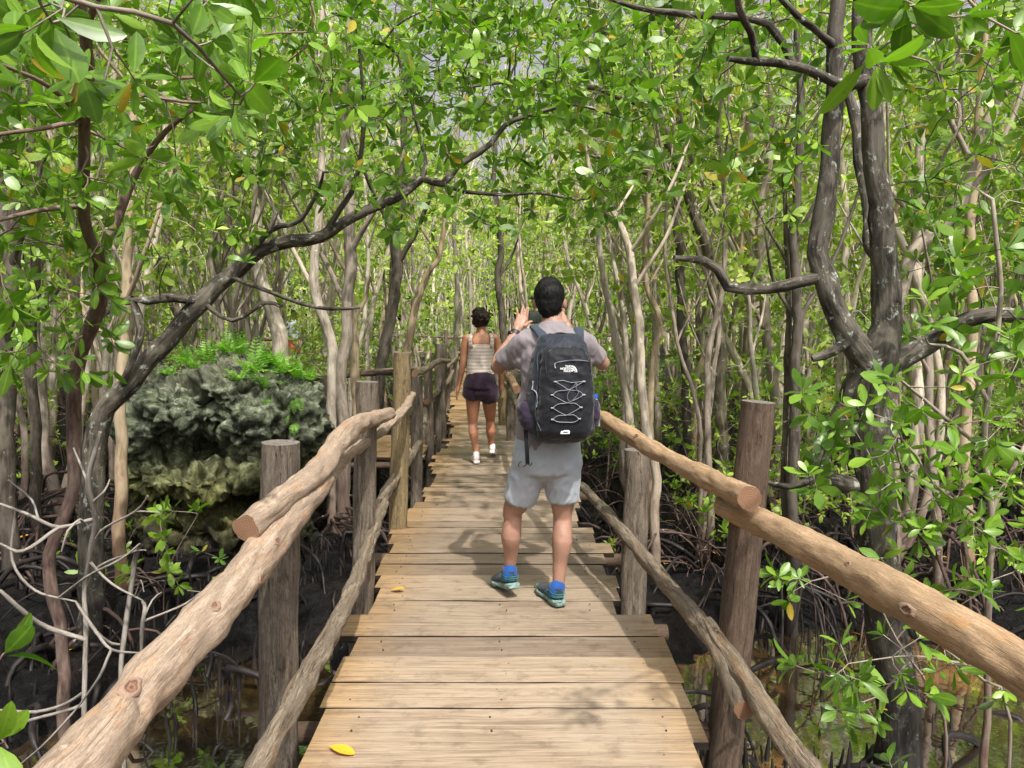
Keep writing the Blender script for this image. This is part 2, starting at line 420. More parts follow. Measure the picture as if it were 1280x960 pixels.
def m_rock():
    t = NT('coral_rock'); v = t.coords((1, 1, 1))
    a = t.noise(v, 3.2, 6, .65); b = t.noise(v, 16, 7, .75); e = t.noise(v, 60, 4, .7)
    vo = t.n('ShaderNodeTexVoronoi', Scale=22.0); t.l(v, vo.inputs['Vector'])
    sp = t.n('ShaderNodeSeparateXYZ'); t.l(v, sp.inputs[0])
    c = t.ramp(b, [(.34, (.014, .017, .011)), (.48, (.095, .11, .065)), (.58, (.21, .235, .165)), (.72, (.52, .55, .45))])
    ol = t.ramp(b, [(.32, (.018, .018, .007)), (.48, (.11, .11, .035)), (.68, (.30, .29, .12))])
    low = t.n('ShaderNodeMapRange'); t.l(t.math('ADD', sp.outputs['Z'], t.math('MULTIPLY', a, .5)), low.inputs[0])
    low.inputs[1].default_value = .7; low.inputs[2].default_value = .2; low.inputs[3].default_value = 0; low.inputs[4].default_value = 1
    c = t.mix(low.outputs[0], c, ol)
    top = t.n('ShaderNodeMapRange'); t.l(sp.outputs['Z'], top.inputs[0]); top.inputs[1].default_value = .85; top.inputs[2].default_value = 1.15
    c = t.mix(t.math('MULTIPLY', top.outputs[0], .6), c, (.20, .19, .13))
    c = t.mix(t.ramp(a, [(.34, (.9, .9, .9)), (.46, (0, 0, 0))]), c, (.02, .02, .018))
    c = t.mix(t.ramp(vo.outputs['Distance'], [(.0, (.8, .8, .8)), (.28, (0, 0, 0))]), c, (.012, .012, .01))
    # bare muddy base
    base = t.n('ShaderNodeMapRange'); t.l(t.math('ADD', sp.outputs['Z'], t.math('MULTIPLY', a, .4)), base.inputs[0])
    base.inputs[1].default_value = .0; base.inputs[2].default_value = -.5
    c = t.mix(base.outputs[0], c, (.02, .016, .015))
    h = t.math('ADD', b, t.math('ADD', t.math('MULTIPLY', e, .3), t.math('MULTIPLY', vo.outputs['Distance'], .5)))
    return t.done(t.bsdf(c, .85, t.bump(h, 1.0, .03), spec=.25))
M['rock'] = m_rock()

def m_skin(name, col):
    t = NT(name); v = t.coords((1, 1, 1)); a = t.noise(v, 9, 3, .5); b = t.noise(v, 300, 3, .6); h2 = t.noise(t.coords((160, 160, 40)), 1, 2, .5)
    c = t.ramp(a, [(.3, sc(col, .86)), (.7, sc(col, 1.1))])
    c = t.mix(t.ramp(a, [(.55, (0, 0, 0)), (.75, (.35, .35, .35))]), c, (col[0] * 1.15, col[1] * .8, col[2] * .75))
    c = t.mix(t.ramp(h2, [(.62, (0, 0, 0)), (.72, (.4, .4, .4))]), c, sc(col, .35))
    return t.done(t.bsdf(c, .48, t.bump(b, .12, .002), spec=.4, **{'Subsurface Weight': .12, 'Subsurface Radius': (.02, .008, .004)}))
M['skin_m'] = m_skin('skin_light', (.34, .19, .135))
M['skin_w'] = m_skin('skin_tan', (.43, .20, .115))
def m_hair(name, col, k=220):
    t = NT(name); v = t.coords((k, k, k * .12)); a = t.noise(v, 1, 3, .6)
    return t.done(t.bsdf(t.ramp(a, [(.3, sc(col, .4)), (.7, sc(col, 1.7))]), .5, t.bump(a, .8, .006), spec=.2))
M['hair_m'] = m_hair('hair_black', (.006, .005, .005))
M['hair_w'] = m_hair('hair_brown', (.022, .013, .010), 120)
def m_cloth(name, col, bump=.25, scale=1.0, var=.1, rough=.85, mel=0.0, folds=True):
    t = NT(name); v = t.coords((1, 1, 1))
    wv = t.noise(v, 900 * scale, 2, .5); fo = t.noise(t.coords((14, 14, 7)), 1, 3, .5, .5); bl = t.noise(v, 6, 3)
    c = t.ramp(bl, [(.3, sc(col, 1 - var)), (.7, sc(col, 1 + var))])
    if mel: c = t.mix(t.math('MULTIPLY', t.noise(t.coords((500, 500, 220)), 1, 2, .7), mel), c, sc(col, 1.9))
    n1 = t.bump(wv, .15, .001)
    nb = t.bump(fo, bump, .02, n1) if folds else n1
    return t.done(t.bsdf(c, rough, nb, spec=.2, **{'Sheen Weight': .15}))
M['tee'] = m_cloth('mauve_grey_tee', (.205, .178, .19), .5)
M['shorts_m'] = m_cloth('grey_melange_shorts', (.27, .29, .325), .35, mel=.5)
M['shorts_w'] = m_cloth('plum_shorts', (.032, .018, .032), .4)
M['bag'] = m_cloth('navy_nylon', (.013, .017, .027), .45, rough=.6, scale=.6)
M['bag_dark'] = m_cloth('black_nylon', (.007, .008, .012), .3, rough=.65)
M['bag_purple'] = m_cloth('plum_mesh_pocket', (.022, .014, .030), .4)
M['strap'] = m_cloth('strap_webbing', (.03, .04, .06), .1, rough=.7)
M['sock'] = m_cloth('blue_sock', (.012, .065, .25), .2)
M['sock_w'] = m_cloth('white_sock', (.6, .58, .58), .2)
M['white'] = m_plain('white_print', (.75, .75, .77), .5, .03)
M['cord'] = m_plain('grey_cord', (.27, .28, .31), .6)
M['cord_dark'] = m_plain('slate_cord', (.16, .17, .22), .6)
M['zip'] = m_plain('zip_grey', (.07, .075, .09), .45)
M['metal'] = m_plain('zip_puller', (.30, .31, .33), .35)
M['black'] = m_plain('black_plastic', (.012, .012, .014), .35, spec=.5)
M['phone_screen'] = m_plain('phone_screen', (.025, .033, .025), .3, .5, 60, 0, spec=.8)
M['shoe'] = m_cloth('dark_mesh_shoe', (.022, .035, .05), .2, folds=False)
M['mint'] = m_plain('mint_sole', (.17, .25, .22), .6, .25, 60, .3)
M['teal'] = m_plain('teal_lace', (.03, .22, .24), .5)
M['pinksole'] = m_plain('red_brown_sole', (.20, .06, .05), .7)
M['shoe_w'] = m_plain('white_shoe', (.75, .68, .68), .55, .06)
M['clear'] = m_plain('bottle_plastic', (.30, .35, .42), .15, .2, 50, 0, spec=.8)
M['bluecap'] = m_plain('bottle_cap', (.02, .10, .55), .4)
M['watch'] = m_plain('watch_rubber', (.02, .02, .022), .5)
M['shirt_far'] = m_plain('pale_shirt', (.45, .47, .52), .8)
M['red_far'] = m_plain('red_shorts', (.45, .10, .06), .8)
def m_knit():
    t = NT('striped_knit'); at = t.attr().outputs['Vector']; sp = t.n('ShaderNodeSeparateXYZ'); t.l(at, sp.inputs[0])
    nz = t.noise(t.coords((1, 1, 1)), 60, 3)
    s1 = t.math('SINE', t.math('ADD', t.math('MULTIPLY', sp.outputs['Z'], 2 * PI / .036), t.math('MULTIPLY', nz, 1.2)))
    s2 = t.noise(t.coords((120, 120, 220)), 1, 2)
    f = t.math('ADD', t.math('MULTIPLY', s1, .5), .5)
    c = t.ramp(f, [(.25, (.60, .53, .46)), (.45, (.54, .45, .39)), (.6, (.42, .32, .27)), (.85, (.46, .36, .31))])
    c = t.mix(t.math('MULTIPLY', s2, .35), c, (.75, .70, .63))
    return t.done(t.bsdf(c, .9, t.bump(t.math('ADD', f, s2), .4, .004), spec=.1))
M['knit'] = m_knit()
# ---------------------------------------------------------------- leaves (numpy)
LEAF = {
 'fine': ([0, .12, .32, .58, .82, .95, 1.0], [.05, .30, .78, 1.0, .74, .36, .02], True),
 'mid':  ([0, .30, .65, .9, 1.0], [.08, .72, 1.0, .55, .03], False),
 'far':  ([0, .40, .78, 1.0], [.10, .95, .8, .05], False),
}
def leaf_mesh(name, mat, base, ax, nrm, L, W, lv, kind='mid', curl=.20, fold=.26):
    """base,ax,nrm (N,3); L,W,lv (N,)"""
    st, wd, midv = LEAF[kind]
    N = len(base); ax = ax / np.linalg.norm(ax, axis=1, keepdims=True)
    side = np.cross(ax, nrm); side /= np.linalg.norm(side, axis=1, keepdims=True) + 1e-9
    nn = np.cross(side, ax)
    cur = rng.uniform(-.5, 1.1, N) * curl
    fo = fold * rng.uniform(.3, 1.2, N)
    cols = 3 if midv else 2; S = len(st)
    vs = np.empty((N, S, cols, 3), np.float32)
    for i, (t, w) in enumerate(zip(st, wd)):
        c = base + ax * (L * t)[:, None] - nn * (L * cur * t * t * 2)[:, None]
        hw = (W * .5 * w)[:, None]; lift = nn * (W * .5 * w * fo)[:, None]
        vs[:, i, 0] = c + side * hw + lift
        vs[:, i, cols - 1] = c - side * hw + lift
        if midv: vs[:, i, 1] = c
    q = []
    for i in range(S - 1):
        for k in range(cols - 1):
            a = i * cols + k; q.append((a, a + 1, a + cols + 1, a + cols))
    q = np.array(q, np.int32); per = S * cols
    fs = (q[None] + (np.arange(N, dtype=np.int32) * per)[:, None, None]).reshape(-1)
    me = bpy.data.meshes.new(name)
    me.vertices.add(N * per); me.vertices.foreach_set('co', vs.ravel())
    nf = N * len(q)
    me.loops.add(nf * 4); me.loops.foreach_set('vertex_index', fs)
    me.polygons.add(nf); me.polygons.foreach_set('loop_start', np.arange(nf, dtype=np.int32) * 4)
    me.polygons.foreach_set('loop_total', np.full(nf, 4, np.int32))
    me.update(calc_edges=True)
    a = me.attributes.new('lv', 'FLOAT', 'POINT'); a.data.foreach_set('value', np.repeat(lv, per).astype(np.float32))
    if midv:
        a = me.attributes.new('mr', 'FLOAT', 'POINT'); a.data.foreach_set('value', np.tile(np.array([0, 1, 0], np.float32), N * S))
    me.materials.append(mat); me.polygons.foreach_set('use_smooth', np.ones(nf, bool)); me.update()
    return me

def rosettes(pos, dirs, n=(5, 9), L=.11, W=.42, el=(5, 65), sag=.15, size=None):
    """whorls of leaves at twig tips -> arrays"""
    B, A, N_, LL, WW, LV = [], [], [], [], [], []
    pos = np.asarray(pos, float); dirs = np.asarray(dirs, float)
    dirs = dirs / (np.linalg.norm(dirs, axis=1, keepdims=True) + 1e-9)
    for i in range(len(pos)):
        k = rng.integers(n[0], n[1] + 1); d = dirs[i]
        u = np.cross(d, [0.31, .2, .93]); u /= np.linalg.norm(u) + 1e-9; v = np.cross(d, u)
        th = rng.uniform(0, 2 * PI) + np.arange(k) * 2.4 + rng.normal(0, .25, k)
        e = np.radians(rng.uniform(el[0], el[1], k))
        rad = np.cos(th)[:, None] * u + np.sin(th)[:, None] * v
        a = rad * np.cos(e)[:, None] + d * np.sin(e)[:, None]; a[:, 2] -= sag * rng.uniform(0, 1.4, k)
        nr = d[None] * np.cos(e)[:, None] - rad * np.sin(e)[:, None] + rng.normal(0, .25, (k, 3))
        s = rng.uniform(.62, 1.15) if size is None else size[i]
        l = L * s * rng.uniform(.6, 1.2, k)
        B.append(pos[i] + d * (-.25 * l[:, None] * rng.uniform(0, 1, (k, 1))) + a * (.12 * l[:, None])); A.append(a); N_.append(nr); LL.append(l)
        WW.append(l * W * rng.uniform(.68, 1.25, k))
        base = rng.uniform(.1, .8)
        LV.append(np.where(rng.uniform(0, 1, k) > .980, rng.uniform(.985, 1, k), np.clip(base + rng.normal(0, .16, k), 0, .93)))
    return [np.concatenate(x) for x in (B, A, N_, LL, WW, LV)]

# ---------------------------------------------------------------- skeleton that grows towards leaf targets
class Skel:
    def __init__(s): s.p = np.zeros((4000, 3)); s.par = []; s.minr = []; s.n = 0; s.tips = []
    def node(s, p, par, minr=0.0):
        if s.n >= len(s.p): s.p = np.vstack([s.p, np.zeros_like(s.p)])
        s.p[s.n] = p; s.par.append(par); s.minr.append(minr); s.n += 1; return s.n - 1
    def path(s, pts, rad, start=None, step=.12):
        q, r = spline(pts, rad, step); par = start if start is not None else -1
        q = [a + noise.noise_vector(a * 2.2 + V((5, 1, 2))) * min(.035, b * .9) + noise.noise_vector(a * 6) * min(.014, b * .35) for a, b in zip(q, r)]
        ids = []
        for i, (a, b) in enumerate(zip(q, r)):
            if i == 0 and start is not None: ids.append(start); continue
            par = s.node(tuple(a), par, b); ids.append(par)
        return ids
    def near(s, p): return int(np.argmin(np.sum((s.p[:s.n] - np.array(p)) ** 2, 1)))
    def grow(s, targets, step=.13, jit=.16, tip=True, avoid_low=None):
        T = np.asarray(targets, float)
        d0 = np.array([np.min(np.sum((s.p[:s.n] - t) ** 2, 1)) for t in T])
        for t in T[np.argsort(d0)]:
            d2 = np.sum((s.p[:s.n] - t) ** 2, 1)
            if avoid_low is not None: d2 = d2 + np.where(s.p[:s.n, 2] > t[2] + .15, .4, 0) + np.where(np.arange(s.n) < avoid_low, 4, 0)
            i = int(np.argmin(d2)); a = s.p[i].copy(); vec = t - a; d = np.linalg.norm(vec)
            if d < 1e-3: continue
            k = max(2, int(math.ceil(d / step)))
            pr = s.par[i]; pd = (a - s.p[pr]) if pr >= 0 else np.array([0, 0, 1.])
            pd = pd / (np.linalg.norm(pd) + 1e-9)
            cpt = a + (pd * .35 + vec / d * .65) * d * .5 + rng.normal(0, jit * d * .35, 3)
            par = i
            for j in range(1, k + 1):
                u = j / k; q = (1 - u) ** 2 * a + 2 * u * (1 - u) * cpt + u * u * t
                if j < k: q = q + rng.normal(0, jit * step * .35, 3)
                par = s.node(q, par)
            if tip: s.tips.append(par)
    def radii(s, r0=.0022, e=2.3):
        r = np.zeros(s.n); acc = np.zeros(s.n); ch = [[] for _ in range(s.n)]
        for i in range(s.n - 1, -1, -1):
            r[i] = max(s.minr[i], r0 if acc[i] == 0 else (acc[i]) ** (1 / e))
            if s.minr[i] > 0: r[i] = s.minr[i]
            if s.par[i] >= 0: acc[s.par[i]] += r[i] ** e; ch[s.par[i]].append(i)
        return r, ch
    def tubes(s, mb, r0=.0022, e=2.3, amp=.12, minrad=0.0, m=0, rmax=9):
        r, ch = s.radii(r0, e)
        r = np.minimum(r, rmax)
        stack = [(i, None) for i in range(s.n) if s.par[i] < 0]
        while stack:
            i, pre = stack.pop(); pts, rr = [], []
            if pre is not None: pts.append(V(s.p[pre])); rr.append(min(r[pre], r[i] * 1.35))
            while True:
                pts.append(V(s.p[i])); rr.append(float(r[i]))
                if not ch[i]: break
                c = sorted(ch[i], key=lambda x: -r[x])
                for o in c[1:]: stack.append((o, i))
                i = c[0]
            mx = max(rr)
            if mx < minrad: continue
            n = 18 if mx > .07 else 12 if mx > .035 else 8 if mx > .012 else 5 if mx > .005 else 4
            if len(pts) > 1: tube(mb, pts, rr, n=n, m=m, amp=amp if mx > .008 else 0, fr=6, cap=(False, True))
    def tipdirs(s):
        P_ = s.p[s.tips]; D_ = np.array([s.p[t] - s.p[s.par[s.par[t]] if s.par[s.par[t]] >= 0 else s.par[t]] for t in s.tips])
        D_ /= np.linalg.norm(D_, axis=1, keepdims=True) + 1e-9
        return P_, D_

def tree_object(name, sk, bark, leafmat, loc=(0, 0, 0), L=.11, kind='mid', n=(5, 9), r0=.0022, e=2.3, W=.42, up=.5, trunkname='trunk', amp=.12, parent=None, extra=None, el=(5, 65), rmax=9):
    root = parent or empty(name, loc)
    mb = MB(); sk.tubes(mb, r0, e, amp, rmax=rmax)
    o = mb.build(trunkname, bark, root)
    if root.location.length > 0 and parent is None:
        o.data.transform(Matrix.Translation(-V(root.location)))
    kids = [o]
    if sk.tips:
        P_, D_ = sk.tipdirs(); D_[:, 2] += up
        B, A, N_, LL, WW, LV = rosettes(P_, D_, n, L, W, el)
        if extra is not None:
            Bx, Ax, Nx, Lx, Wx, Vx = extra; B, A, N_, LL, WW, LV = [np.concatenate(z) for z in ((B, Bx), (A, Ax), (N_, Nx), (LL, Lx), (WW, Wx), (LV, Vx))]
        B = B - np.array(root.location if parent is None else (0, 0, 0))
        kids.append(link('crown', leaf_mesh('crown', leafmat, B, A, N_, LL, WW, LV, kind), root))
    return root, kids

def in_boxes(boxes):
    """leaf targets in pieces of the view volume: (px0,px1,py0,py1,D0,D1,n)"""
    out = []
    for (x0, x1, y0, y1, d0, d1, n) in boxes:
        for _ in range(n):
            out.append(tuple(P(rnd.uniform(x0, x1), rnd.uniform(y0, y1), rnd.uniform(d0, d1))))
    return out
def ellip(c, r, n, shell=.35):
    o = []
    for _ in range(n):
        v = rng.normal(size=3); v /= np.linalg.norm(v); k = rng.uniform(shell, 1) ** .7
        o.append(tuple(np.array(c) + v * np.array(r) * k))
    return o

# ---------------------------------------------------------------- arching prop roots
def prop_roots(mb, r0, h, n, spread, z0=0.0, rad=.02, m=0, at=(0, 0)):
    for _ in range(n):
        a = rnd.uniform(0, 2 * PI); hh = rnd.uniform(.35, 1) * h; sp = rnd.uniform(.5, 1) * spread
        c, s = math.cos(a), math.sin(a); a2 = a + rnd.uniform(-.4, .4)
        p = [V((at[0] + c * r0 * .5, at[1] + s * r0 * .5, z0 + hh)), V((at[0] + c * sp * .4, at[1] + s * sp * .4, z0 + hh * .92)),
             V((at[0] + math.cos(a2) * sp * .8, at[1] + math.sin(a2) * sp * .8, z0 + hh * .5)), V((at[0] + math.cos(a2) * sp, at[1] + math.sin(a2) * sp, z0 - .12))]
        rr = rad * rnd.uniform(.5, 1.2); q, r_ = spline(p, [rr * 1.2, rr, rr * .9, rr * .8], .12)
        tube(mb, q, r_, n=6, m=m, amp=.15)
        if rnd.random() < .5:
            i = len(q) // 2; b = rnd.uniform(-1.2, 1.2) + a
            q2, r2 = spline([q[i], q[i] + V((math.cos(b) * .2, math.sin(b) * .2, -.02)), V((q[i].x + math.cos(b) * .4, q[i].y + math.sin(b) * .4, z0 - .1))], [rr * .8, rr * .7, rr * .5], .12)
            tube(mb, q2, r2, n=5, m=m)
# ================================================================= SETTING
def axis(lo, hi, fine0, fine1, df, dc):
    a = list(np.arange(fine0, fine1, df)); x = fine0
    while x > lo: x -= dc * (1 + abs(x - fine0) * .12); a.insert(0, x)
    x = a[-1]
    while x < hi: x += dc * (1 + abs(x - fine1) * .12); a.append(x)
    return np.array(a)
XS = axis(-260, 260, -8, 8, .07, .5); YS = axis(-60, 320, -1, 13, .07, .5)
def pool(x, y):
    """>0 inside the water pools"""
    def el(cx, cy, rx, ry): return 1 - math.sqrt(((x - cx) / rx) ** 2 + ((y - cy) / ry) ** 2)
    w = .35 * noise.noise(V((x * .9, y * .9, 3.1)))
    return max(el(2.6, 3.4, 2.6, 3.1), el(-2.0, 4.3, 1.0, 1.7), el(0, 2.5, 1.5, 2.3), el(5.0, 4.2, 1.8, 1.6), el(-4.6, 4.5, .9, 1.2)) + w
def ground_z(x, y):
    p = V((x, y, 0)); z = MUD
    z += .10 * noise.noise(p * .35) + .05 * noise.noise(p * 1.3) 
    d = math.hypot(x, y - 5)
    if d < 16:
        z += .13 * abs(noise.noise(p * 2.6)) + .07 * abs(noise.noise(p * 6)) + .07 * noise.noise(p * 9) * max(0, noise.noise(p * 1.1) + .4)
        k = pool(x, y)
        z -= .28 * max(0, min(1, k * 3 + .25))
    if x < -1.2: z += .16 * max(0, min(1, (y - 3.5) / 3)) * max(0, min(1, (-x - 1.2)))
    return z
gv = np.array([(x, y, ground_z(float(x), float(y))) for y in YS for x in XS], np.float32)
nx, ny = len(XS), len(YS)
gf = [(j * nx + i, j * nx + i + 1, (j + 1) * nx + i + 1, (j + 1) * nx + i) for j in range(ny - 1) for i in range(nx - 1)]
me = bpy.data.meshes.new('mud_ground'); me.from_pydata(gv.tolist(), [], gf); me.materials.append(M['mud'])
me.polygons.foreach_set('use_smooth', [True] * len(gf))
tag(link('mud_ground', me), kind='structure')
mb = MB(); WZ = MUD - .10
mb.add([(-9, -4, WZ), (9, -4, WZ), (9, 9, WZ), (-9, 9, WZ)], [(0, 1, 2, 3)])
tag(mb.build('water', M['water'], smooth=False), kind='structure')

# breathing roots standing in the mud (uncountable)
mb = MB(); k = 0
while k < 5200:
    x = rnd.uniform(-7, 7); y = rnd.uniform(1.2, 13) 
    if abs(x + .1) < .55 and y < 14: continue
    if noise.noise(V((x * 1.1, y * 1.1, 9))) < -.05: continue
    if abs(x) > .8 * y + 1: continue
    z = ground_z(x, y); h = rnd.uniform(.04, .19) * (1.5 if pool(x, y) > 0 else 1); r = rnd.uniform(.006, .016)
    lx, ly = rnd.gauss(0, .02), rnd.gauss(0, .02)
    tube(mb, [V((x, y, z - .05)), V((x + lx * .5, y + ly * .5, z + h * .5)), V((x + lx, y + ly, z + h))], [r * 1.3, r, r * .35], n=5)
    k += 1
tag(mb.build('breathing_roots', M['root_dark']), 'dark finger-like breathing roots poking out of the black mud', 'mangrove roots', kind='stuff')

# tangle of low arching roots across the forest floor (uncountable)
mb = MB(); k = 0
while k < 700:
    y = rnd.uniform(7.2, 23); x = rnd.uniform(-.75 * y - .5, .75 * y + .5)
    if x < .9 and x > -1.6 and y < 25: continue
    if x < 0 and y < 9.8: continue
    if pool(x, y) > .05: continue
    a = rnd.uniform(0, 2 * PI); Ln = rnd.uniform(.5, 1.5); h = rnd.uniform(.1, .55); b = a + rnd.uniform(-.5, .5)
    z = ground_z(x, y)
    p = [V((x, y, z - .08)), V((x + math.cos(a) * Ln * .35, y + math.sin(a) * Ln * .35, z + h)), V((x + math.cos(b) * Ln * .75, y + math.sin(b) * Ln * .75, z + h * .7)), V((x + math.cos(b) * Ln, y + math.sin(b) * Ln, z - .1))]
    rr = rnd.uniform(.004, .015); q, r_ = spline(p, [rr, rr * 1.1, rr, rr * .8], .1); q = [v + noise.noise_vector(v * 4) * .03 for v in q]; tube(mb, q, r_, n=6, amp=.35, fr=14); k += 1
tag(mb.build('root_tangle', M['root']), 'tangle of reddish arching prop roots over the forest floor', 'mangrove roots', kind='stuff')

# low dark roots half sunk in the mud near the deck (uncountable)
mb = MB(); k = 0
while k < 420:
    y = rnd.uniform(3.2, 11); x = rnd.uniform(-.75 * y - .3, .75 * y + .3)
    if -1.0 < x < .8: continue
    a = rnd.uniform(0, 2 * PI); Ln = rnd.uniform(.2, .9); h = rnd.uniform(.02, .22); b = a + rnd.uniform(-.7, .7); z = ground_z(x, y)
    p = [V((x, y, z - .06)), V((x + math.cos(a) * Ln * .35, y + math.sin(a) * Ln * .35, z + h)), V((x + math.cos(b) * Ln * .75, y + math.sin(b) * Ln * .75, z + h * .6)), V((x + math.cos(b) * Ln, y + math.sin(b) * Ln, z - .1))]
    rr = rnd.uniform(.006, .024); q, r_ = spline(p, [rr, rr * 1.1, rr, rr * .8], .08); tube(mb, q, r_, n=6, amp=.3); k += 1
tag(mb.build('sunken_roots', M['root_dark']), 'half sunken dark roots and stubs covering the black mud', 'mangrove roots', kind='stuff')

# ================================================================= CORAL ROCK
def build_rock():
    mb = MB(); D = 7.3
    def b(px, py, dd, rx, ry, rz): ball(mb, P(px, py, D + dd), rx, ry, rz, seg=24)
    b(245, 508, 0, .50, .50, .33); b(205, 530, .1, .36, .5, .42); b(300, 490, .1, .52, .55, .33); b(360, 520, .1, .36, .5, .36)
    b(390, 545, .25, .20, .35, .38); b(320, 530, -.2, .30, .3, .30); b(205, 590, .05, .34, .42, .26); b(250, 600, -.1, .30, .36, .17)
    b(330, 585, .05, .28, .4, .20); b(300, 560, .55, .5, .4, .5); b(375, 600, .3, .22, .35, .28)
    b(270, 655, .3, .62, .50, .30); b(215, 650, .25, .42, .45, .26); b(330, 660, .3, .45, .4, .26); b(350, 700, .3, .6, .5, .3); b(200, 700, .4, .7, .5, .3)
    b(190, 490, .1, .3, .35, .2); b(270, 474, .15, .3, .4, .18)
    me = fuse(mb, .022, 3)
    def dp(p):
        d = .16 * noise.noise(p * 3.0) + .10 * (abs(noise.noise(p * 6.5 + V((7, 0, 0)))) - .2) 
        d += .055 * noise.noise(p * 14) + .03 * noise.noise(p * 32)
        c = noise.voronoi(p * 5.2)[0][0]
        d -= .30 * max(0, .42 - c) * 2.2
        c2 = noise.voronoi(p * 13)[0][0]
        d -= .085 * max(0, .38 - c2) * 2.5
        return d
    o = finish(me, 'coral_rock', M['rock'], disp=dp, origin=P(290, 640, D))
    return tag(o, 'pitted grey-green coral rock boulder topped with bright ferns, left of the boardwalk', 'rock')
rock = build_rock()
bpy.context.view_layer.update()
def rock_top(x, y):
    o = rock.location
    hit, loc, nrm, _ = rock.ray_cast(V((x, y, 4)) - o, V((0, 0, -1)))
    return (loc + o) if hit else None

def fern(loc, s, label, nfr=11, hang=False):
    B, A, N_, LL, WW, LV = [], [], [], [], [], []
    mb = MB()
    for k in range(nfr):
        a = rnd.uniform(0, 2 * PI); el = rnd.uniform(35, 85); ln = s * rnd.uniform(.6, 1.15)
        d = V((math.cos(a) * math.cos(R(el)), math.sin(a) * math.cos(R(el)), math.sin(R(el))))
        if hang: d = V((math.cos(a) * .5, -abs(math.sin(a)) - .2, .1)).normalized()
        p = V((0, 0, 0)); pts = [p.copy()]; st = 12
        for j in range(st):
            d = (d + V((0, 0, -.085 if not hang else -.2))).normalized(); p = p + d * ln / st; pts.append(p.copy())
            side = d.cross(V((0, 0, 1))).normalized(); u = j / st; w = ln * .26 * math.sin(PI * min(1, .25 + u * .8)) * (1 - u * .35)
            for sg in (-1, 1):
                if j < 1: continue
                B.append(tuple(p)); A.append(tuple(side * sg + d * .45 + V((0, 0, rnd.uniform(-.15, .1))))); N_.append(tuple(side.cross(d) + V((rnd.uniform(-.2, .2),) * 3)))
                LL.append(w * rnd.uniform(.85, 1.1)); WW.append(w * .34); LV.append(min(.97, max(0, rnd.gauss(.5, .2))))
        tube(mb, pts, [.003] + [.0018] * st, n=4, cap=(False, False))
    f = link('fern', leaf_mesh('fern_fronds', M['leaf_fern'], *[np.array(z) for z in (B, A, N_, LL, WW, LV)], kind='far'), loc=loc)
    st_ = mb.build('stem', M['leaf_fern'], f)
    return tag(f, label, 'fern', 'bright green ferns on the coral rock')
fl = []
for (px, py, dd, s) in [(215,470,.0,.22),(235,455,.1,.26),(262,452,.2,.3),(285,455,.0,.30),(300,450,.2,.36),(318,448,-.05,.36),(335,452,.15,.34),(352,462,-.05,.3),(372,475,.05,.26),(330,470,-.25,.26),(300,470,-.3,.22),(386,480,.1,.22),(245,470,-.25,.18),(345,440,.35,.3)]:
    q = P(px, py, 7.3 + dd); h = rock_top(q.x, q.y); q = h if h is not None else q
    fl.append(fern(q + V((0, 0, -.01)), s, 'bright green fern growing on top of the coral rock'))
for (px, py, dd, s) in [(365, 500, -.45, .2), (352, 515, -.42, .17), (330, 500, -.42, .17), (362, 530, -.4, .15)]:
    q = P(px, py, 7.3 + dd)
    o = rock.location; hit, loc, _, _ = rock.ray_cast(V((q.x, 3, q.z)) - o, V((0, 1, 0)))
    if hit: q = loc + o
    fern(q, s, 'small fern hanging down the front face of the coral rock', 6, True)
# ================================================================= BOARDWALK
bw = tag(empty('boardwalk', (0, 2.5, 0)), 'weathered wooden plank boardwalk running straight ahead through the mangroves', 'boardwalk')
def cx(y):  # centre line of the deck
    return -.07 - .004 * max(0, y - 3) ** 1.9 if y < 9 else -.07 - .004 * 6 ** 1.9 - .075 * (y - 9)
def plank(x0, x1, y0, y1, parent, z=0.0, th=.036, skew=0.0):
    """one board: bevelled section swept along x with slight warp"""
    mb = MB(); n = max(10, int((x1 - x0) / .06)); bv = .004
    sec = [(-1, 0, 0, 1), (-1, 1, 1, 0), (1, 1, -1, 0), (1, 0, 0, 1), (1, 0, 0, -1), (1, -1, -1, 0), (-1, -1, 1, 0), (-1, 0, 0, -1)]
    w = (y1 - y0) / 2; yc = (y0 + y1) / 2; h = th / 2
    ph = rnd.uniform(0, 50); tilt = rnd.gauss(0, .0022); zz = z - h + rnd.uniform(-.007, .001)
    vs = []
    for i in range(n + 1):
        u = i / n; x = x0 + (x1 - x0) * u
        e = 0
        y_s = skew * (u - .5); ed1 = .006 * noise.noise(V((x * 5, ph, 0))); ed2 = .006 * noise.noise(V((x * 5, ph + 9, 0))); wv = .0035 * noise.noise(V((x * 1.4, ph, 5)))
        for j, (sy, a, b_, cz) in enumerate([(-1, 0, 0, 1), (-1, 0, 0, .5), (1, 0, 0, .5), (1, 0, 0, 1)]): pass
        prof = [(-w, h - bv), (-w + bv * 1.4, h), (w - bv * 1.4, h), (w, h - bv), (w, -h + bv), (w - bv, -h), (-w + bv, -h), (-w, -h + bv)]
        for (py_, pz_) in prof:
            jag = 0
            if i in (0, n): jag = .006 * noise.noise(V((py_ * 25, pz_ * 40, ph)))
            vs.append((x + jag, yc + py_ + y_s + (ed1 if py_ < 0 else ed2), zz + pz_ + wv + tilt * py_ / w))
    fs = []
    for i in range(n):
        for k in range(8):
            k2 = (k + 1) % 8; fs.append((i * 8 + k, (i + 1) * 8 + k, (i + 1) * 8 + k2, i * 8 + k2))
    fs.append(tuple(range(8))); fs.append(tuple(n * 8 + k for k in range(7, -1, -1)))
    mb.add(vs, fs)
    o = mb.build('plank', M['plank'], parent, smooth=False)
    if parent: o.location = -V(parent.location)
    return o
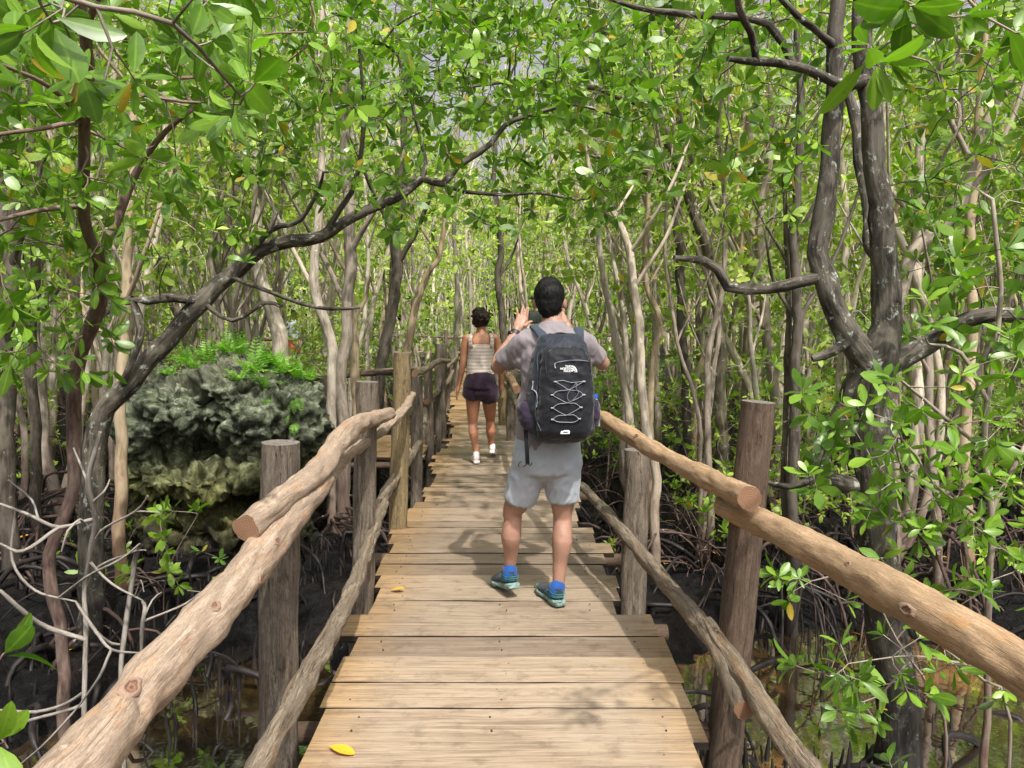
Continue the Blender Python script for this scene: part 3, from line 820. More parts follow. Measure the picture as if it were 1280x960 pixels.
def nails(parent, spots):
    mb = MB()
    for (x, y) in spots: tube(mb, [V((x, y, -.004)), V((x, y, .0015))], .004, n=8, cap=(False, True))
    return mb
rows = [(926, 990, 368, 884), (884, 926, 394, 881), (853, 884, 403, 860), (820, 853, 419, 851), (794, 820, 439, 837), (768, 794, 423, 821), (750, 768, 463, 770), (734, 750, 471, 774),
        (718, 734, 471, 773), (704, 718, 471, 757), (691, 704, 477, 757), (678, 691, 489, 766), (667, 678, 487, 744), (659, 667, 487, 742), (650, 659, 487, 722), (634, 650, 505, 722)]
nl = []
for (ya, yb, xa, xb) in rows:
    far_, near_ = G(640, ya).y, G(640, min(yb, 1100)).y
    ym = (yb * .7 + ya * .3)
    x0, x1 = G(xa, ym).x, G(xb, ym).x
    o = plank(x0, x1, near_ + .006, far_ - .006, bw, skew=rnd.gauss(0, .004))
    for sx in (x0 + .13, x1 - .13, -.05 + rnd.uniform(-.03, .03)):
        for q in (.3, .7): nl.append((sx + rnd.uniform(-.02, .02), near_ + (far_ - near_) * q))
yn = G(640, 990).y
y = yn
for i in range(9):   # towards and behind the viewer
    w = rnd.uniform(.2, .24); plank(-.76 + rnd.gauss(0, .02), .66 + rnd.gauss(0, .02), y - w + .004, y - .004, bw); y -= w
y = G(640, 634).y
k = 0
while y < 21.5 and k < 74:
    w = rnd.uniform(.17, .235); hw = .66 if y < 9 else .58
    c = cx(y); plank(c - hw + rnd.gauss(0, .04), c + hw + rnd.gauss(0, .04), y + .007, y + w - .006, bw)
    if y < 11:
        for sx in (c - hw + .14, c + hw - .14): nl.append((sx, y + w * .5))
    y += w; k += 1
mbn = nails(bw, nl); o = mbn.build('nail_heads', M['nail'], bw); o.location = -V(bw.location); o['kind'] = 'stuff'
YE = y
for sx in (-.62, 0, .5):
    pts = [V((cx(t) + sx * (1 if t < 5 else .85), t, -.105)) for t in np.arange(.4, YE, .8)]
    mb = MB(); tube(mb, pts, .055, n=8, amp=.1); o = mb.build('joist', M['joist'], bw); o.location = -V(bw.location)
for t in (3.05, 4.1, 5.4, 7.4, 9.4, 11.4, 13.5, 16, 19):
    mb = MB(); tube(mb, [V((cx(t) - .95, t + .1, -.22)), V((cx(t), t + .1, -.20)), V((cx(t) + .95, t + .1, -.22))], .05, n=10, amp=.15)
    o = mb.build('crossbeam', M['joist'], bw); o.location = -V(bw.location)

# side landing to the left
sb = tag(empty('side_boardwalk', (-1.6, 9, 0)), 'short plank landing branching left off the boardwalk beyond the coral rock', 'boardwalk')
y = 8.45
for i in range(8):
    w = .2; plank(-2.45 + rnd.gauss(0, .03), -1.0 + rnd.gauss(0, .02), y + .004, y + w - .004, sb); y += w
mb = MB(); tube(mb, [V((-2.5, 8.5, -.1)), V((-1, 8.5, -.1))], .05, n=8); o = mb.build('joist', M['joist'], sb); o.location = -V(sb.location)
mb = MB(); tube(mb, [V((-2.5, 10, -.1)), V((-1, 10, -.1))], .05, n=8); o = mb.build('joist', M['joist'], sb); o.location = -V(sb.location)

# far walkway crossing behind
fw = tag(empty('far_boardwalk', (-3, 24, 0)), 'distant pale walkway with rails crossing behind the trees at the end of the path', 'boardwalk')
for i in range(5):
    o = plank(-11, 3.5, 22.0 + i * .25, 22.245 + i * .25, fw)
for yy, zz in ((23.3, .95), (23.3, .5), (21.95, .95)):
    mb = MB(); pts, rr = spline([V((x, yy + rnd.gauss(0, .03), zz + rnd.gauss(0, .05))) for x in np.arange(-11, 3.6, 1.8)], .035, .4)
    if yy < 22: pts = [p for p in pts if p.x < -2.6]
    tube(mb, pts, .035, n=8, amp=.2); o = mb.build('rail', M['log_small'], fw); o.location = -V(fw.location)
for x in np.arange(-11, 3.6, 1.5):
    mb = MB(); tube(mb, [V((x, 23.3, MUD - .2)), V((x, 23.3, 1.15))], .05, n=8, amp=.15); o = mb.build('post', M['post_grey'], fw); o.location = -V(fw.location)

# ---------------------------------------------------------------- posts
def knobs(mb, pts, rad, n, size, m=0):
    for _ in range(n):
        i = rnd.randrange(2, len(pts) - 2); a = rnd.uniform(0, 2 * PI); t = (pts[i + 1] - pts[i]).normalized(); u = t.orthogonal().normalized(); u.rotate(Quaternion(t, a))
        r = rad[i] if isinstance(rad, list) else rad
        p = pts[i] + u * r * .8; s = size * rnd.uniform(.6, 1.3)
        tube(mb, [p - u * s, p + u * s * .3 + t * s * .2, p + u * s * .7 + t * s * .3], [s * 1.3, s * .8, s * .4], n=8, m=m, amp=.2)
def post(x, y, zt, r, mat, label, lean=(0, 0), rt=None, amp=.12, nk=3, group='wooden posts carrying the handrails', cap='posttop', zb=MUD - .3, mid=None):
    base = V((x, y, zb)); top = V((x + lean[0], y + lean[1], zt))
    pts = [base] + ([base.lerp(top, .5) + V(mid)] if mid else []) + [top]
    q, rr = spline(pts, [r * 1.15] * (len(pts) - 1) + [rt or r], .05)
    mb = MB(); tube(mb, q, rr, n=28, amp=amp, fr=3, capm=1, cap=(False, True), seed=x * 7 + y)
    if nk: knobs(mb, q, rr, nk, r * .22)
    return tag(mb.build('wooden_post', [M[mat], M[cap]], origin=(x, y, MUD)), label, 'post', group)
def pxpost(px, ptop, D, wpx, mat, label, pxb=None, pyb=None, **k):
    t = P(px, ptop, D); b = P(pxb if pxb else px, pyb or 900, D)
    # extend down to the mud
    u = (t.z - (MUD - .3)) / (t.z - b.z); bx = t.x + (b.x - t.x) * u
    return post(bx, D, t.z, wpx * D / F / 2, mat, label, lean=(t.x - bx, 0), **k)
pxpost(350, 553, 3.0, 47, 'post_grey', 'thick grey flat-topped post at front left, standing outside the big fallen-log handrail', pxb=348, pyb=900, nk=4)
pxpost(459, 477, 4.25, 27, 'post_grey', 'knobbly grey post with pale knot at its top, second from the front on the left', pxb=453, pyb=750, nk=14, amp=.16)
pxpost(503, 441, 5.6, 22, 'post_yellow', 'tall pale yellowish post on the left behind the knobbly grey one', pxb=498, pyb=640, nk=2, amp=.1)
pxpost(521, 470, 7.2, 14, 'post_grey', 'slim dark post on the left where the level side rail ends', nk=5, amp=.2)
pxpost(535, 455, 9.3, 11, 'post_grey', 'slender dark forked-looking post on the left beside the side landing', nk=3, pxb=537, pyb=560)
pxpost(551, 430, 10.6, 14, 'post_grey', 'stout brown post left of the woman in the striped top', nk=4, amp=.18)
pxpost(558, 440, 13, 9, 'post_grey', 'distant post far along the left rail', nk=0)
pxpost(565, 432, 16, 7, 'post_grey', 'farthest small post at the end of the left rail', nk=0)
pxpost(470, 470, 10.1, 10, 'post_grey', 'thin post holding the level side rail over the side landing', nk=2)
pxpost(405, 470, 10.1, 10, 'post_grey', 'thin post at the outer corner of the side landing beside the rock', nk=2)
pxpost(797, 562, 4.35, 31, 'post_grey', 'grey cracked post under the right handrail, beside the man with the backpack', pxb=790, pyb=770, nk=5, amp=.2)
pxpost(948, 502, 3.12, 42, 'post_brown', 'tall reddish-brown round post at front right rising above the handrail', pxb=906, pyb=930, nk=1, amp=.07, cap='posttop')
pxpost(708, 470, 6.6, 18, 'post_grey', 'post hidden behind the man with the backpack on the right side', nk=2)
pxpost(640, 455, 9.6, 14, 'post_grey', 'grey post between the woman and the man on the right side', nk=3, amp=.15)
pxpost(628, 458, 11, 10, 'post_yellow', 'slim pale post just right of the woman in plum shorts', nk=2)
pxpost(622, 445, 14, 8, 'post_grey', 'distant small post behind the woman on the right rail', nk=0)

# ---------------------------------------------------------------- rails
def rail(pts, rad, mat, label, amp=.12, nk=4, ks=.35, seed=1.0, n=28, step=.03, name='handrail_log', cap=(True, True), wob=.3):
    q, rr = spline(pts, rad, step)
    for i in range(len(q)):
        w = noise.noise_vector(V((i * step * 1.6, seed, 0))) * rr[i] * wob; q[i] = q[i] + w
    mb = MB(); rr = [r * (1 + .16 * noise.noise(V((i * step * 4, seed, 3)))) for i, r in enumerate(rr)]; tube(mb, q, rr, n=n, amp=amp * 1.6, fr=9, capm=1, cap=cap, seed=seed)
    if nk: knobs(mb, q, rr, nk, sum(rr) / len(rr) * ks)
    return tag(mb.build(name, [M[mat], M['cut']], origin=q[len(q) // 2]), label, 'handrail', 'rough log handrails of the boardwalk')
from mathutils.bvhtree import BVHTree
def knot_on(log, px, py, size, elong=1.7):
    bt = BVHTree.FromPolygons([v.co + log.location for v in log.data.vertices], [tuple(p.vertices) for p in log.data.polygons])
    o_ = V((0, 0, CH)); h = bt.ray_cast(o_, (P(px, py, 2) - o_).normalized())
    if h[0] is None: return
    c, nrm = h[0], h[1]; t = (log.data.vertices[-60].co - log.data.vertices[0].co).normalized(); t = (t - nrm * t.dot(nrm)).normalized(); b = nrm.cross(t)
    mb = MB(); vs, tc, fs = [], [], []; K = 20
    rings = [(1.15, -.004), (1.0, .002), (.8, .006), (.62, .005), (.45, .0), (.25, .001), (.0, .002)]
    for (rr, hh) in rings:
        for k in range(K):
            a = 2 * PI * k / K; w = 1 + .55 * noise.noise(V((math.cos(a) * 1.5 + px, math.sin(a) * 1.5, rr)))
            vs.append(c + (t * math.cos(a) * elong + b * math.sin(a)) * size * rr * w + nrm * (hh * size / .022 + .001)); tc.append((math.cos(a) * rr * .045, math.sin(a) * rr * .045, 0))
    for i in range(len(rings) - 1):
        for k in range(K): k2 = (k + 1) % K; fs.append((i * K + k, i * K + k2, (i + 1) * K + k2, (i + 1) * K + k))
    mb.add(vs, fs, tc); o = mb.build('knot', M['knot'], log); o.location = -log.location
L1 = [V((-.965, .55, .55))] + PP((92, 965, 1.5), (170, 868, 1.76), (270, 758, 2.12), (345, 672, 2.55), (403, 600, 3.1))
r_l1 = rail(L1, [.063, .063, .062, .060, .058, .049], 'log_grey', 'thick debarked log handrail with orange knots running out of the frame at lower left', amp=.13, nk=5, seed=2.2, n=44, step=.02)
rail(PP((309, 660, 2.42), (352, 625, 2.68), (395, 592, 3.0), (428, 548, 3.4), (452, 528, 3.85), (486, 517, 4.4)), [.043, .047, .048, .047, .046, .036], 'log_grey', 'shorter log with sawn end lying on top of the thick left handrail', seed=5.1, n=36, step=.02, nk=3)
rail(PP((408, 598, 3.2), (436, 570, 3.9), (472, 543, 4.4), (502, 515, 5.1), (516, 493, 5.7)), [.028, .03, .027, .031, .022], 'log_grey', 'thin crooked branch continuing the left handrail up to the pale yellowish post', seed=7.7, amp=.2, nk=3, ks=.7)
rail(PP((520, 466, 6.2), (535, 460, 7.6), (548, 452, 9.2), (562, 451, 10.7)), [.03, .03, .033, .025], 'log_small', 'bent pale branch handrail left of the woman, farther along the left side', seed=3.3, amp=.2, nk=3)
rail(PP((555, 462, 11.5), (566, 452, 14), (572, 446, 17)), .03, 'log_small', 'distant end piece of the left handrail', seed=4.3, n=12)
rail(PP((386, 474, 10.1), (440, 469, 10.1), (490, 466, 10.05), (530, 465, 9.9)), [.03, .032, .034, .03], 'root', 'level reddish-brown rail across the side landing', seed=9.1, amp=.2, nk=3)
rail(PP((400, 471, 10.22), (470, 463, 10.2), (528, 460, 10.15)), .018, 'log_small', 'thin stick lashed along the level rail of the side landing', seed=9.9, n=12)
rail(PP((300, 1000, 1.95), (345, 915, 2.25), (402, 815, 2.78), (440, 735, 3.45), (465, 668, 4.2), (480, 628, 4.75)), [.036, .037, .036, .034, .032, .028], 'log_small', 'rough barked pole forming the left knee rail at the front', seed=12.0, amp=.2, nk=10, ks=.4)
rail(PP((470, 640, 4.6), (489, 606, 5.3), (513, 572, 6.4), (527, 543, 7.6), (531, 513, 8.6)), [.034, .036, .032, .036, .036], 'log_small', 'second crooked pole of the left knee rail in front of the landing', seed=14.0, amp=.22, nk=6)
rail(PP((534, 503, 9.2), (548, 489, 10.5), (559, 478, 12), (566, 464, 13.5)), [.035, .036, .03, .03], 'log_small', 'pale branching knee rail left of the woman on the deck', seed=15.0, amp=.22, nk=4)
r_r1 = rail([V((1.14, .6, .80))] + PP((1330, 872, 1.6), (1140, 757, 2.04), (1010, 682, 2.56), (908, 632, 3.1)), [.062, .062, .060, .056, .05], 'log_tan', 'thick smooth tan log handrail at the front right running out of the frame', amp=.09, nk=3, seed=21.0, n=44, step=.02, ks=.3)
r_r2 = rail(PP((938, 624, 2.78), (900, 608, 3.02), (850, 581, 3.45), (790, 545, 4.1), (745, 520, 4.7), (700, 500, 5.6), (660, 487, 7.0)), [.046, .044, .043, .044, .041, .038, .036], 'log_tan', 'tan log with sawn end lying over the right handrail and passing behind the man', seed=23.0, amp=.12, nk=4, n=36, step=.025)
rail(PP((646, 487, 7.6), (636, 470, 9.4), (630, 462, 11.2)), [.04, .045, .03], 'log_tan', 'far right handrail piece between the man and the woman', seed=24.0, n=16)
rail(PP((727, 606, 5.2), (758, 642, 4.6), (805, 693, 3.96), (850, 748, 3.35), (893, 806, 2.88), (930, 888, 2.45)), [.026, .034, .037, .038, .038, .034], 'log_small', 'grey-brown pole of the right knee rail beside the man, its split end at the front', seed=26.0, amp=.16, nk=7)
rail(PP((885, 778, 3.0), (925, 838, 2.62), (965, 900, 2.3), (1030, 985, 1.98)), [.022, .032, .036, .036], 'log_small', 'second pole of the right knee rail leading out at the bottom of the frame', seed=28.0, amp=.18, nk=5)
rail(PP((660, 535, 6.7), (648, 510, 8), (638, 492, 9.2), (632, 480, 10.8)), [.03, .032, .03, .026], 'log_small', 'crooked far right knee rail between the man and the woman', seed=29.0, amp=.2, nk=3)

for a_ in ((164, 860, .019), (268, 757, .012), (346, 676, .011), (325, 724, .012)): knot_on(r_l1, *a_)
for a_ in ((1134, 762, .015), (1060, 705, .007)): knot_on(r_r1, *a_)
for a_ in ((795, 545, .012),): knot_on(r_r2, *a_)
# ================================================================= NAMED TREES (positions measured in the photo)
def wr(D, *ws): return [w * D / F / 2 for w in ws]
def down(p, n=2, spread=.05):
    """points from p to the mud"""
    return [V((p.x + rnd.gauss(0, spread), p.y, MUD - .15)), V((p.x + rnd.gauss(0, spread * .5), p.y, (p.z + MUD) / 2))]
def big(name, label, main, branches, boxes, bark, leaf, L, kind, r0=.002, n=(5, 9), roots=None, cat='tree', group=None, jit=.16, step=.13, up=.5, avoid=True, rmax=9, extra_t=None, amp=.14, W=.42, el=(5, 65)):
    sk = Skel(); pts, rad = main
    ids = sk.path(pts, rad); 
    for bp, br in branches:
        s = sk.near(bp[0]); sk.path([V(sk.p[s])] + list(bp[1:]), br, start=s)
    base_n = None
    T = in_boxes(boxes) + list(extra_t or [])
    if T: sk.grow(T, step, jit)
    root = empty(name, (pts[0].x, pts[0].y, MUD))
    mb = MB(); sk.tubes(mb, r0, 2.35, amp, rmax=rmax)
    mb.build('trunk', bark, root).location = -root.location
    if sk.tips:
        P_, D_ = sk.tipdirs(); D_[:, 2] += up
        a = rosettes(P_, D_, n, L, W, el)
        link('crown', leaf_mesh('crown', leaf, *a, kind), root, -root.location)
    if roots:
        mb = MB(); prop_roots(mb, *roots[:4], rad=.014, at=(pts[0].x, pts[0].y), z0=MUD)
        mb.build('prop_roots', M['root_dark'] if bark == M['bark_mossy'] else M['root'], root).location = -root.location
    return tag(root, label, cat, group)

# T1 - slim reddish sapling at the left
D = 4.2
main = PP((82, 905, D), (80, 800, D), (67, 735, D), (66, 690, D), (95, 600, D), (92, 540, D), (99, 450, D - .2), (119, 372, D - .5), (122, 325, D - .7))
big('mangrove_sapling', 'slim reddish-brown forked sapling at far left, in front of the coral rock',
    ([V((main[0].x, D, MUD - .1))] + main, wr(D, 18, 16, 15, 16, 15, 15, 17, 18, 17, 15, 15)),
    [(PP((122, 325, 3.5), (107, 275, 3.3), (108, 150, 2.9), (106, 40, 2.6), (92, -20, 2.5), (80, -120, 2.5)), wr(3.0, 15, 15, 14, 13, 10, 8)),
     (PP((106, 42, 2.6), (125, -10, 2.4), (150, -90, 2.2)), wr(2.6, 10, 8, 6)),
     (PP((122, 325, 3.5), (141, 290, 3.5), (165, 222, 3.5), (196, 175, 3.4), (260, 120, 3.2)), wr(3.5, 11, 11, 10, 7, 4)),
     (PP((108, 128, 2.9), (60, 108, 2.6), (0, 80, 2.3)), wr(2.6, 7, 6, 4)),
     (PP((108, 150, 2.9), (60, 160, 2.8), (-30, 172, 2.6)), wr(2.7, 7, 6, 4)),
     (PP((112, 130, 2.9), (160, 120, 2.8), (230, 128, 2.7), (300, 130, 2.6)), wr(2.7, 6, 5, 4, 3)),
     (PP((108, 258, 3.2), (50, 262, 3.0), (-20, 280, 2.7)), wr(3, 7, 6, 4))],
    [(-40, 330, -60, 130, 2.4, 4.2, 95), (-40, 240, 120, 260, 2.7, 4.2, 75), (-40, 150, 250, 480, 2.9, 4.0, 60), (200, 440, -60, 160, 3.0, 4.6, 80)],
    M['bark_red'], M['leaf_near'], .105, 'fine', n=(4, 8), up=.15, rmax=.06)
# thin bare twigs of a dry shrub lower left
D = 3.2
def poly(pts, D=3.2): return [P(x, y, D) for x, y in pts]
tw = [([(107, 930), (108, 800), (106, 740), (112, 700), (118, 650), (110, 600), (125, 540)], 9), ([(0, 630), (40, 645), (75, 660), (115, 678)], 6), ([(0, 680), (30, 690), (62, 698)], 6),
      ([(0, 738), (30, 765), (60, 785), (74, 802)], 8), ([(10, 660), (15, 700), (45, 738), (95, 752)], 5), ([(80, 690), (125, 665), (170, 640), (185, 620)], 4), ([(170, 640), (200, 641)], 3),
      ([(100, 745), (120, 790), (140, 805), (152, 806)], 6), ([(92, 740), (120, 710), (165, 690), (182, 688)], 4), ([(75, 725), (110, 720), (150, 700), (175, 680)], 4), ([(90, 812), (140, 812), (175, 816)], 5),
      ([(155, 960), (152, 850), (160, 760), (168, 700), (175, 682)], 9), ([(95, 690), (140, 730), (178, 750)], 5), ([(178, 860), (178, 790), (182, 760), (200, 740)], 6), ([(160, 805), (178, 780), (190, 750), (202, 740)], 3),
      ([(0, 888), (45, 890), (80, 880), (125, 865)], 6), ([(0, 922), (25, 905), (70, 897)], 5), ([(100, 880), (125, 845), (142, 812)], 5), ([(215, 780), (232, 755), (250, 740)], 4), ([(235, 750), (234, 738)], 2.5),
      ([(178, 748), (176, 725), (180, 740)], 2.5), ([(77, 690), (85, 665), (100, 650), (110, 640)], 4), ([(110, 600), (98, 575), (92, 560)], 4), ([(60, 660), (40, 625), (10, 600)], 4), ([(20, 960), (60, 925), (95, 905)], 4), ([(108, 640), (130, 615), (137, 600)], 4)]
sk = Skel()
for i, (pp, w) in enumerate(tw):
    dd = [3.2 + .12 * math.sin(i * 1.7 + j * .8) for j in range(len(pp))]
    q = [P(x, y, d) for (x, y), d in zip(pp, dd)]
    if i == 0 or i == 11: q = [V((q[0].x, q[0].y, MUD - .1))] + q
    if i:  # root every twig on the nearest built wood
        e0, e1 = sk.near(q[0]), sk.near(q[-1])
        if (V(sk.p[e1]) - q[-1]).length < (V(sk.p[e0]) - q[0]).length: q = q[::-1]; e0 = e1
        if (V(sk.p[e0]) - q[0]).length < .25 and i != 11:
            sk.path([V(sk.p[e0])] + q[1:], [w * 3.2 / F / 2 * .8] * (len(q) - 1) + [w * 3.2 / F / 4], start=e0, step=.05); continue
    sk.path(q, [w * 3.2 / F / 2 * .8] * (len(q) - 1) + [w * 3.2 / F / 4], step=.05)
mb = MB(); sk.tubes(mb, amp=.25)
tag(mb.build('dry_shrub', M['bark_twig']), 'leafless tangle of pale dry twigs at lower left beside the thick log handrail', 'shrub')

# near leaves, left edge low
big('leafy_shoot', 'low shoot with a few big glossy chewed leaves at the lower left edge', (poly([(-40, 1000), (-20, 900), (-5, 830)], 1.9), [.006, .005, .004]), [(poly([(-20, 900), (0, 920), (10, 935)], 1.9), [.004, .003, .003])],
    [(-8, 22, 808, 822, 1.8, 1.95, 1), (-14, 8, 930, 945, 1.8, 1.9, 1)], M['bark_red'], M['leaf_near'], .13, 'fine', n=(4, 6), cat='plant', up=-.1)

# T3 - dark leaning tree that arches over the path
D = 5.6
big('leaning_mangrove', 'dark mossy tree leaning from behind the coral rock and arching over the boardwalk',
    ([V((P(100, 560, 5.4).x, 5.4, MUD - .1))] + PP((120, 560, 5.4), (165, 478, 5.4), (215, 420, 5.5), (255, 372, 5.5), (300, 332, 5.6), (345, 306, 5.6), (400, 296, 5.7), (440, 272, 5.7), (496, 250, 5.7), (528, 225, 5.7)), wr(D, 30, 27, 24, 22, 22, 19, 17, 15, 13, 11, 9)),
    [(PP((528, 225, 5.7), (553, 230, 5.7), (572, 208, 5.7), (614, 180, 5.7), (632, 157, 5.7), (676, 139, 5.6), (720, 130, 5.5), (790, 150, 5.4)), wr(D, 9, 9, 8, 7, 6, 5, 4, 3)),
     (PP((553, 230, 5.7), (581, 240, 5.7), (630, 244, 5.6), (676, 241, 5.6), (720, 250, 5.5)), wr(D, 5, 5, 4, 4, 3)),
     (PP((260, 372, 5.5), (220, 367, 5.4), (180, 374, 5.3), (150, 377, 5.3), (120, 400, 5.2)), wr(D, 12, 12, 11, 10, 8)),
     (PP((172, 375, 5.3), (176, 410, 5.3), (168, 440, 5.3), (150, 480, 5.3)), wr(D, 10, 10, 9, 6)),
     (PP((268, 370, 5.5), (292, 345, 5.5), (302, 328, 5.5)), wr(D, 7, 6, 5)),
     (PP((300, 332, 5.6), (338, 290, 5.5), (375, 275, 5.4), (398, 235, 5.3), (404, 215, 5.2)), wr(D, 7, 7, 6, 4, 3)),
     (PP((338, 292, 5.5), (345, 268, 5.5)), wr(D, 7, 6)),
     (PP((400, 296, 5.7), (425, 262, 5.6), (445, 225, 5.5), (455, 150, 5.3), (450, 60, 5.1)), wr(D, 8, 7, 6, 5, 3)),
     (PP((528, 225, 5.7), (532, 205, 5.7), (520, 150, 5.6), (500, 80, 5.5)), wr(D, 7, 6, 5, 3)),
     (PP((340, 386, 5.4), (380, 380, 5.3), (420, 386, 5.2), (450, 384, 5.2)), wr(D, 5, 5, 4, 3)),
     (PP((245, 378, 5.5), (290, 400, 5.4), (330, 378, 5.4), (352, 384, 5.4)), wr(D, 6, 5, 5, 4))],
    [(330, 560, -60, 150, 4.4, 6.6, 110), (520, 800, -120, 60, 5.0, 9.0, 150), (540, 800, 30, 150, 4.6, 7.5, 100), (480, 800, 120, 290, 4.9, 7.0, 105), (240, 480, 120, 260, 4.6, 6.0, 60), (150, 330, 180, 330, 4.5, 5.6, 30), (760, 880, 60, 240, 4.8, 6.2, 30)],
    M['bark_big'], M['leaf_near'], .112, 'mid', n=(5, 9), up=.2, roots=(.06, .4, 5, .5), rmax=.09)

# T11 - big split tree on the right
D = 4.15
b0 = P(1120, 900, D)
big('mangrove_tree', 'big dark lichen-patched tree with split trunk and curling limbs, standing in water on the right',
    ([V((b0.x + .02, D, MUD - .35))] + PP((1122, 880, D), (1110, 780, D), (1097, 680, D), (1093, 590, D), (1090, 520, D), (1088, 460, D), (1105, 405, D), (1108, 340, D), (1102, 270, D), (1086, 185, D), (1082, 100, D), (1078, -10, D), (1085, -160, D)), wr(D, 60, 52, 48, 46, 48, 50, 50, 37, 32, 29, 26, 24, 21, 14)),
    [(PP((1088, 470, D), (1060, 425, D), (1036, 372, D), (1022, 318, D), (1034, 245, D), (1038, 150, D), (1046, 60, D), (1048, -30, D), (1040, -160, D)), wr(D, 42, 31, 28, 26, 24, 21, 19, 15, 10)),
     (PP((1090, 460, D), (1130, 440, D), (1175, 418, D - .05), (1205, 402, D - .1), (1245, 396, D - .15), (1300, 402, D - .2), (1380, 380, D - .3)), wr(D, 34, 27, 22, 20, 18, 17, 12)),
     (PP((1022, 345, D), (1000, 352, D), (960, 358, D), (912, 356, D), (898, 335, D), (878, 324, D), (842, 322, D - .1)), wr(D, 18, 15, 14, 14, 12, 11, 6)),
     (PP((1075, 460, D), (1060, 500, D + .05), (1040, 545, D + .1), (1028, 580, D + .1), (1040, 600, D), (1085, 608, D)), wr(D, 30, 24, 20, 22, 22, 20)),
     (PP((1028, 590, D), (990, 610, D), (950, 600, D + .3)), wr(D, 12, 9, 6)),
     (PP((1050, 440, D), (1030, 446, D - .1), (1014, 450, D - .1)), wr(D, 14, 12, 8)),
     (PP((1082, 110, D), (1055, 108, D - .15), (1030, 100, D - .25), (990, 84, D - .4), (945, 80, D - .5), (910, 74, D - .6)), wr(3.8, 15, 13, 12, 11, 10, 6)),
     (PP((940, 78, 3.65), (938, 40, 3.6), (925, 10, 3.5), (915, -60, 3.4)), wr(3.6, 10, 9, 8, 6)),
     (PP((990, 84, 3.75), (960, 30, 3.7), (900, 18, 3.6), (840, 12, 3.5), (790, 8, 3.4), (740, -10, 3.3)), wr(3.6, 10, 10, 9, 8, 6, 3)),
     (PP((1046, 60, D), (1000, 20, D - .2), (960, -20, D - .3)), wr(D, 9, 8, 5)),
     (PP((1108, 340, D), (1090, 290, D + .3), (1078, 200, D + .5), (1060, 120, D + .6)), wr(D, 20, 22, 20, 14))],
    [(760, 1010, -60, 60, 3.2, 4.6, 34), (850, 1030, 60, 220, 3.6, 5.2, 26), (1130, 1200, 200, 420, 3.7, 4.8, 12), (1150, 1320, 160, 400, 3.4, 4.8, 26), (1000, 1140, 470, 640, 3.4, 3.9, 14), (1100, 1330, -60, 160, 3.4, 5.0, 30)],
    M['bark_big'], M['leaf_near'], .105, 'mid', n=(5, 8), up=.25, rmax=.13, amp=.2)

# T14 - overhanging spray with big leaves, top right, from a tree outside the frame
D = 1.75
big('overhanging_branch', 'near overhanging branch with large dark leaves across the top right corner', (PP((1420, -160, 1.9), (1330, -70, 1.85), (1240, -25, 1.8), (1180, 20, 1.75), (1130, 38, 1.72), (1090, 70, 1.7)), [.012, .01, .008, .006, .005, .003]),
    [(PP((1180, 20, 1.75), (1200, 60, 1.7), (1190, 90, 1.7)), [.004, .003, .003]), (PP((1130, 38, 1.72), (1120, 10, 1.7), (1125, -20, 1.7)), [.004, .003, .003])],
    [(1085, 1130, 50, 85, 1.65, 1.8, 3), (1120, 1240, -20, 30, 1.6, 1.9, 4), (1230, 1320, 0, 60, 1.7, 2.0, 4)], M['bark_mid'], M['leaf_near'], .105, 'fine', n=(5, 7), cat='branch', up=.0)
# near top-left spray from a tree beside the viewer
big('overhanging_branch', 'near overhanging branch with large translucent leaves across the top left corner', (PP((-200, -220, 1.6), (-60, -90, 1.6), (40, -20, 1.6), (120, 10, 1.6), (215, 30, 1.65), (300, 120, 1.9)), [.013, .010, .008, .006, .005, .003]),
    [(PP((120, 10, 1.6), (140, 60, 1.6), (130, 100, 1.6)), [.004, .003, .003]), (PP((215, 30, 1.65), (240, 0, 1.6), (300, -15, 1.6)), [.004, .003, .003])],
    [(-20, 60, 20, 90, 1.5, 1.8, 3), (90, 170, 70, 120, 1.55, 1.8, 3), (210, 320, -20, 60, 1.5, 2.1, 7), (240, 330, 90, 180, 1.9, 2.3, 6), (60, 150, -20, 40, 1.6, 2.0, 5)], M['bark_mid'], M['leaf_near'], .105, 'fine', n=(5, 7), cat='branch', up=.0)

# right-hand leafy shrubs
def shrub(label, base, tips, boxes, D, L=.10, r=.011, leaf='leaf_near', kind='fine', n=(4, 7), bark='bark_mid'):
    mainp = [V((P(*base[0], D).x, D, MUD - .1))] + [P(x, y, D) for x, y in base]
    return big('mangrove_shrub', label, (mainp, [r * 1.2] + [r * (1 - .5 * i / len(base)) for i in range(len(base))]), [([P(x, y, D + d) for x, y, d in t], [r * .6] * (len(t) - 1) + [r * .3]) for t in tips], boxes, M[bark], M[leaf], L, kind, n=n, cat='shrub', up=.35, jit=.12)
shrub('leafy shrub at the right edge, broad rosettes in front of the reddish trunks', [(1232, 900), (1236, 760), (1240, 640), (1232, 560), (1238, 470), (1250, 360), (1240, 250)],
      [[(1236, 660, 0), (1190, 620, .1), (1130, 590, -.2)], [(1236, 640, 0), (1270, 580, 0), (1300, 520, .1)], [(1232, 560, 0), (1180, 520, -.1), (1120, 470, -.2)], [(1238, 500, 0), (1200, 440, 0), (1160, 430, 0)]],
      [(1080, 1200, 560, 680, 3.2, 3.9, 26), (1180, 1300, 440, 620, 3.2, 4.2, 44), (1040, 1150, 470, 590, 3.2, 3.6, 16), (1190, 1310, 620, 760, 3.3, 4.2, 20), (1150, 1300, 200, 440, 3.5, 4.4, 30)], 3.75, r=.018)
